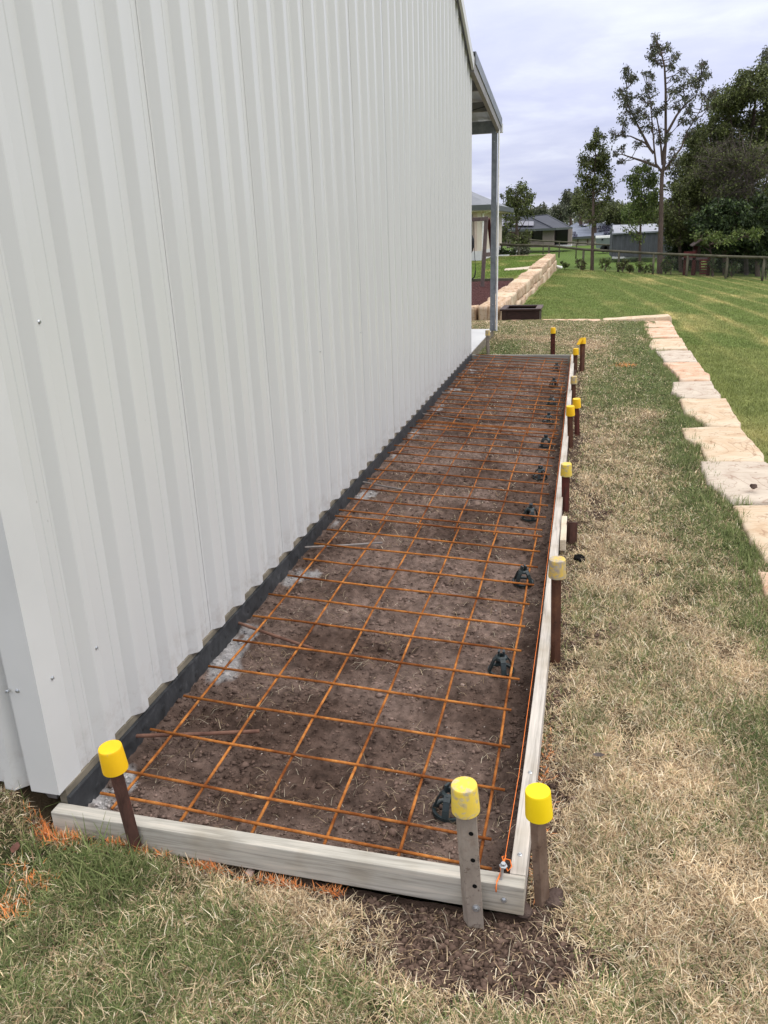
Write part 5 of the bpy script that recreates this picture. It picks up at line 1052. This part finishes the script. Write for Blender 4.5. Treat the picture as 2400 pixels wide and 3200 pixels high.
# ------------------------------------------------------------------ houses
def quad3(parent, name, pts, mt, thick=.12):
    """a roof or wall face given by corner points; given real thickness"""
    V = [Vector(p) for p in pts]; n = (V[1]-V[0]).cross(V[2]-V[0]).normalized(); o0 = Vector(parent.location)
    m_ = MB(); k = len(V); W_ = [v-o0 for v in V]+[v-o0-n*thick for v in V]
    m_.add(W_, [tuple(range(k)), tuple(range(2*k-1, k-1, -1))]+[(i, (i+1) % k, k+(i+1) % k, k+i) for i in range(k)]); return m_.build(name, mt, parent)
def at(fr, x, y, Y): return tuple(ony(*fr(x, y), Y))
def wallbox(parent, name, fr, x0, y0, x1, y1, Y, dY, mt, gl=-1.6):
    a = ony(*fr(x0, y0), Y); c = ony(*fr(x1, y1), Y); b = MB(); b.box((a[0], Y, min(a[2], c[2])), (c[0], Y+dY, max(a[2], c[2]))); return loc(b.build(name, mt, parent), parent)
hb = thing('house', 'low brick house with dark tiled hip roof and rooftop solar panels', 'house', (-6, 92, -1.4))
E0, E1, E2, E3 = at(Z2, 380, 520, 89), at(Z2, 1390, 480, 88), at(Z2, 1605, 468, 92), at(Z2, 330, 262, 97)
RA, RB = at(Z2, 1060, 315, 93), at(Z2, 1280, 297, 97)
quad3(hb, 'roof', [E0, E1, RA, at(Z2, 640, 262, 97), E3], M['tiles'])
quad3(hb, 'roof', [E1, E2, RB, RA], M['tiles'])
quad3(hb, 'roof', [RA, RB, (RB[0]-9, RB[1]+6, RB[2]-.3), at(Z2, 640, 262, 97)], M['tiles'])
for (a, c) in ((E0, E1), (E1, E2)):
    b = MB(); b.bar(a, c, .15, .22); loc(b.build('gutter', M['trimgreen'], hb), hb)
b = MB(); b.bar(E1, RA, .2, .12); b.bar(RB, E2, .2, .12); b.bar(RA, RB, .2, .12); loc(b.build('ridge_cap', M['tiles'], hb), hb)
wallbox(hb, 'wall', Z2, 1228, 488, 1366, 716, 89, 4, M['brick']); wallbox(hb, 'wall', Z2, 1558, 478, 1596, 700, 91, 4, M['brick'])
wallbox(hb, 'wall', Z2, 760, 510, 1080, 716, 89.6, 3, M['brick']); wallbox(hb, 'wall', Z2, 1080, 642, 1228, 716, 89.2, 3, M['brick'])
wallbox(hb, 'wall', Z2, 380, 655, 760, 700, 90, 3, M['brick']); wallbox(hb, 'wall', Z2, 520, 520, 575, 660, 90, 3, M['brick'])
wallbox(hb, 'dark_opening', Z2, 1079, 495, 1229, 645, 91, .5, M['glass']); wallbox(hb, 'dark_opening', Z2, 1365, 480, 1560, 696, 93, .5, M['glass']); wallbox(hb, 'dark_opening', Z2, 572, 520, 762, 656, 91.3, .5, M['glass'])
wallbox(hb, 'floor_slab', Z2, 1366, 692, 1600, 704, 90, 3, M['concrete'])
def roofpt(q0, q1, q2, s, t): q0, q1, q2 = map(np.array, (q0, q1, q2)); return q0+(q1-q0)*s+(q2-q0)*t
def panels(parent, fr, quads, plane, name='solar_panel'):
    o0, n_ = np.array(plane[0]), np.cross(np.array(plane[1])-np.array(plane[0]), np.array(plane[2])-np.array(plane[0])); n_ = n_/np.linalg.norm(n_)
    if n_[2] < 0: n_ = -n_
    for q in quads:
        P_ = []
        for (x, y) in q:
            d = ray(*fr(x, y)); t_ = ((o0+n_*.12-CP)@n_)/(d@n_); P_.append(CP+t_*d)
        quad3(parent, name, P_, M['solar'], .05)
pl1 = (E0, E1, RA)
Q = []
for (x0, y0, x1, y1, nn) in [(435, 275, 760, 332, 5), (520, 390, 740, 455, 3), (770, 385, 1115, 440, 5), (520, 340, 740, 385, 3)]:
    for k in range(nn):
        a = x0+(x1-x0)*k/nn; c = x0+(x1-x0)*(k+.93)/nn; Q.append([(a, y0), (c, y0), (c, y1), (a, y1)])
panels(hb, Z2, Q, pl1)
hc = thing('house', 'cream walled house with blue grey metal roof carrying scattered solar panels', 'house', (2, 118, -1.4))
F0, F1, F2, F3, F4 = at(Z9, 120, 812, 112), at(Z9, 760, 772, 112), at(Z9, 860, 640, 120), at(Z9, 760, 600, 120), at(Z9, 500, 602, 120)
quad3(hc, 'roof', [F0, F1, F3, F4, at(Z9, 270, 590, 122), at(Z9, 100, 680, 122)], M['roofblue']); quad3(hc, 'roof', [F1, (F1[0]+6, 116, F1[2]), F2, F3], M['roofblue'])
b = MB(); b.bar(F0, F1, .2, .3); loc(b.build('gutter', M['trimgreen'], hc), hc)
wallbox(hc, 'wall', Z9, 120, 815, 540, 905, 112.6, 6, M['cream']); wallbox(hc, 'wall', Z9, 540, 800, 760, 905, 112.7, 6, M['cream'])
for a in (283, 417): wallbox(hc, 'downpipe', Z9, a, 818, a+9, 893, 112.3, .2, M['timred'])
Q = [[(x, y), (x+48, y-3), (x+38, y+30), (x-12, y+33)] for (x, y) in [(325, 603), (375, 608), (560, 640), (622, 636), (675, 632), (578, 673), (638, 672), (694, 668), (652, 712), (710, 708), (215, 722), (238, 762), (200, 765)]]
panels(hc, Z9, Q, (F0, F1, F3))
hd = thing('metal_shed', 'long charcoal metal shed with pale sheet roof beyond the fence', 'shed', (5, 62, -1.35))
A0, A1 = ony(*Z9(775, 735), 62), ony(*Z9(778, 1062), 62); zb2 = A1[2]; zt2 = A0[2]; xr = ony(*Z9(1650, 720), 60)[0]
def corr(name, p, q, z0, z1, mt, parent, pitch=.35, dep=.05):
    p = np.array(p); q = np.array(q); L_ = np.linalg.norm(q-p); n = int(L_/pitch*4); V = []; F = []; d = (q-p)/L_; nn = np.array([d[1], -d[0]])
    for i in range(n+1):
        c = p+d*L_*i/n+nn*(dep if i % 4 in (0, 1) else 0); V += [(c[0], c[1], z0), (c[0], c[1], z1)]
    for i in range(n): a = 2*i; F.append((a, a+2, a+3, a+1))
    m_ = MB(); m_.add(V, F); return loc(m_.build(name, mt, parent), parent)
xl = A0[0]
corr('front_wall', (xl, 62), (xr, 60), zb2, zt2, M['darkshed'], hd); 
xl2 = ony(*Z9(742, 740), 66)[0]
corr('side_wall', (xl2, 67), (xl, 62), zb2, zt2+.25, M['darkshed'], hd)
quad3(hd, 'roof', [(xl-.1, 61.8, zt2), (xr, 59.8, zt2+.1), at(Z9, 1560, 600, 66), at(Z9, 765, 625, 66)], M['roofpale'], .1)
quad3(hd, 'roof', [at(Z9, 765, 625, 66), at(Z9, 1560, 600, 66), (xr, 72, zt2), (xl2, 72, zt2)], M['roofpale'], .1)
m_ = MB(); m_.box((xl, 61.6, zb2-.1), (xl+3.2, 62.3, zb2+.02)); loc(m_.build('floor_slab', M['concrete'], hd), hd)
cv = thing('caravan', 'parked grey green caravan with white roof beside the charcoal shed', 'caravan', tuple(ony(*Z9(640, 960), 80)))
wallbox(cv, 'body', Z9, 540, 800, 742, 932, 80, 2.2, M['caravan']); wallbox(cv, 'roof', Z9, 532, 778, 744, 800, 79.95, 2.3, M['white']); wallbox(cv, 'window', Z9, 610, 810, 634, 835, 79.95, .1, M['glass'])
for xx in (690, 640):
    c = ony(*Z9(xx, 950), 79.9); b = MB(); b.tube([(c[0], 79.85, c[2]), (c[0], 80.1, c[2])], .33, 18); loc(b.build('wheel', M['black'], cv), cv)
wallbox(cv, 'chassis', Z9, 545, 932, 742, 942, 80.1, 2, M['white'])
# neighbouring cream house, left
YH = 35.0; sH = (YH+1.48)/(30+1.48)
def H(x, z): return (1.197+(x-1.197)*sH, 1.469+(z-1.469)*sH)
he = thing('house', 'cream house with green grey gutter and barred window close behind the swing frame', 'house', (-6, YH, .08))
xc, _ = H(-2.77, 0); zs = H(0, 2.0)[1]; ze = H(0, 2.17)[1]; zb3 = .05
m_ = MB(); m_.box((xc-8, YH, zb3+.42), (xc-.16, YH+9, zs)); loc(m_.build('wall', M['creampink'], he), he)
m_ = MB(); m_.box((xc-.16, YH-.02, zb3+.42), (xc, YH+9, zs)); loc(m_.build('corner_pillar', M['cream'], he), he)
m_ = MB(); m_.box((xc-8, YH-.03, -.1), (xc+.02, YH+9, zb3+.42)); loc(m_.build('base_course', M['concrete'], he), he)
m_ = MB(); m_.box((xc-8, YH-.45, zs), (xc+.5, YH+9.4, zs+.04)); loc(m_.build('soffit', M['cream'], he), he)
m_ = MB(); m_.box((xc-8, YH-.52, zs+.04), (xc+.52, YH-.44, ze+.06)); m_.box((xc+.5, YH-.52, zs+.04), (xc+.58, YH+9.4, ze+.06)); loc(m_.build('gutter', M['trimgreen'], he), he)
quad3(he, 'roof', [(xc-8, YH-.5, ze+.04), (xc+.5, YH-.5, ze+.04), (xc-2.8, YH+3, ze+1.55), (xc-8, YH+3, ze+1.55)], M['roofgrey'], .05)
quad3(he, 'roof', [(xc+.5, YH-.5, ze+.04), (xc+.5, YH+9.3, ze+.04), (xc-2.8, YH+6, ze+1.55), (xc-2.8, YH+3, ze+1.55)], M['roofgrey'], .05)
m_ = MB(); m_.box((xc-.62, YH-.04, zb3+.95), (xc-.34, YH, zs-.1)); o = loc(m_.build('window', M['glass'], he), he)
m_ = MB(); 
for k in range(5): m_.box((xc-.62+k*.065, YH-.06, zb3+.95), (xc-.605+k*.065, YH-.045, zb3+2.0))
m_.box((xc-.64, YH-.07, zb3+2.0), (xc-.32, YH-.045, zb3+2.05)); loc(m_.build('window_bars', M['cream'], he), he)
m_ = MB(); m_.box((xc-.68, YH-.09, zb3+.84), (xc-.28, YH-.001, zb3+.94)); loc(m_.build('window_sill', M['cream'], he), he)
m_ = MB(); m_.tube([(xc+.08, YH+.1, zb3+.1), (xc+.08, YH+.1, zs-.1), (xc+.4, YH+.1, zs+.03)], .045, 8); loc(m_.build('downpipe', M['white'], he), he)
# white edging + dividing kerb
m_ = MB(); m_.box((-4.6, 39.9, .04), (-2.62, 40.1, .12)); tag(m_.build('garden_edging', M['white'], bevel=.01), 'nearer white painted edging beam at the far side of the raised lawn', 'edging', 'white edging beams')
m_ = MB(); m_.box((-5.2, 43.0, .14), (-2.35, 43.2, .22)); m_.box((-5.0, 43.05, -.7), (-4.9, 43.15, .14)); m_.box((-2.6, 43.05, -.7), (-2.5, 43.15, .14)); tag(m_.build('garden_edging', M['white'], bevel=.01), 'farther white painted beam, broken up by dark shrubs', 'edging', 'white edging beams')
m_ = MB(); m_.box((-2.6, 39.75, .0), (-.74, 39.95, .085)); tag(m_.build('garden_edging', M['stoneA'], bevel=.01), 'thin pale stone edging strip joining the end of the retaining wall', 'edging')

# ------------------------------------------------------------------ sky and light
W = bpy.data.worlds.new('World'); sc.world = W; W.use_nodes = True; nt = W.node_tree
bg = nt.nodes['Background']; bg.inputs[1].default_value = .1
SUN_EL, SUN_AZ = R_(50), R_(84)       # azimuth clockwise from +y
sky = nt.nodes.new('ShaderNodeTexSky'); sky.sky_type = 'NISHITA'; sky.sun_disc = False; sky.sun_elevation = SUN_EL; sky.sun_rotation = SUN_AZ
tc = nt.nodes.new('ShaderNodeTexCoord'); sx = nt.nodes.new('ShaderNodeSeparateXYZ'); nt.links.new(tc.outputs['Generated'], sx.inputs[0])
def mth(op, a, b=None):
    n = nt.nodes.new('ShaderNodeMath'); n.operation = op
    for i, v in enumerate((a, b)):
        if v is None: continue
        if isinstance(v, (int, float)): n.inputs[i].default_value = v
        else: nt.links.new(v, n.inputs[i])
    return n.outputs[0]
zc = mth('MAXIMUM', sx.outputs[2], 0.0); den = mth('ADD', zc, .12)
cx = nt.nodes.new('ShaderNodeCombineXYZ'); nt.links.new(mth('DIVIDE', sx.outputs[0], den), cx.inputs[0]); nt.links.new(mth('DIVIDE', sx.outputs[1], den), cx.inputs[1])
def wn(scale, det, dist, rough=.5):
    n = nt.nodes.new('ShaderNodeTexNoise'); n.inputs['Scale'].default_value = scale; n.inputs['Detail'].default_value = det; n.inputs['Distortion'].default_value = dist; n.inputs['Roughness'].default_value = rough
    nt.links.new(cx.outputs[0], n.inputs['Vector']); return n.outputs['Fac']
f = mth('ADD', mth('MULTIPLY', wn(.9, 5, .5), .7), mth('MULTIPLY', wn(2.6, 5, .3, .6), .3))
cr = ramp(nt, f, [(.34, (4.7, 5.0, 6.9)), (.5, (5.6, 5.85, 7.5)), (.64, (6.9, 7.2, 8.3))])
up = mth('ADD', 1.0, mth('MULTIPLY', mth('POWER', zc, 1.3), 2.3))
vm = nt.nodes.new('ShaderNodeVectorMath'); vm.operation = 'SCALE'; nt.links.new(mix(nt, mth('MINIMUM', mth('MULTIPLY', mth('MAXIMUM', mth('SUBTRACT', zc, .2), 0.0), 2.5), 1.0), cr.outputs[0], (7.45, 7.35, 7.3)), vm.inputs[0]); nt.links.new(up, vm.inputs['Scale'])
mx = mix(nt, .93, sky.outputs[0], vm.outputs[0]); nt.links.new(mx, bg.inputs[0])
sun = bpy.data.lights.new('sun', 'SUN'); sun.energy = .95; sun.angle = R_(20); sun.color = (1, .96, .9)
so = bpy.data.objects.new('sun', sun); COL.objects.link(so)
dv = Vector((math.sin(SUN_AZ)*math.cos(SUN_EL), math.cos(SUN_AZ)*math.cos(SUN_EL), math.sin(SUN_EL)))
so.rotation_euler = dv.to_track_quat('Z', 'Y').to_euler(); so.location = (3, -3, 8)
vs = sc.view_settings; vs.view_transform = 'Standard'; vs.look = 'None'; vs.exposure = .25; vs.gamma = 1
sc.cycles.max_bounces = 6; sc.cycles.diffuse_bounces = 3; sc.cycles.transparent_max_bounces = 4
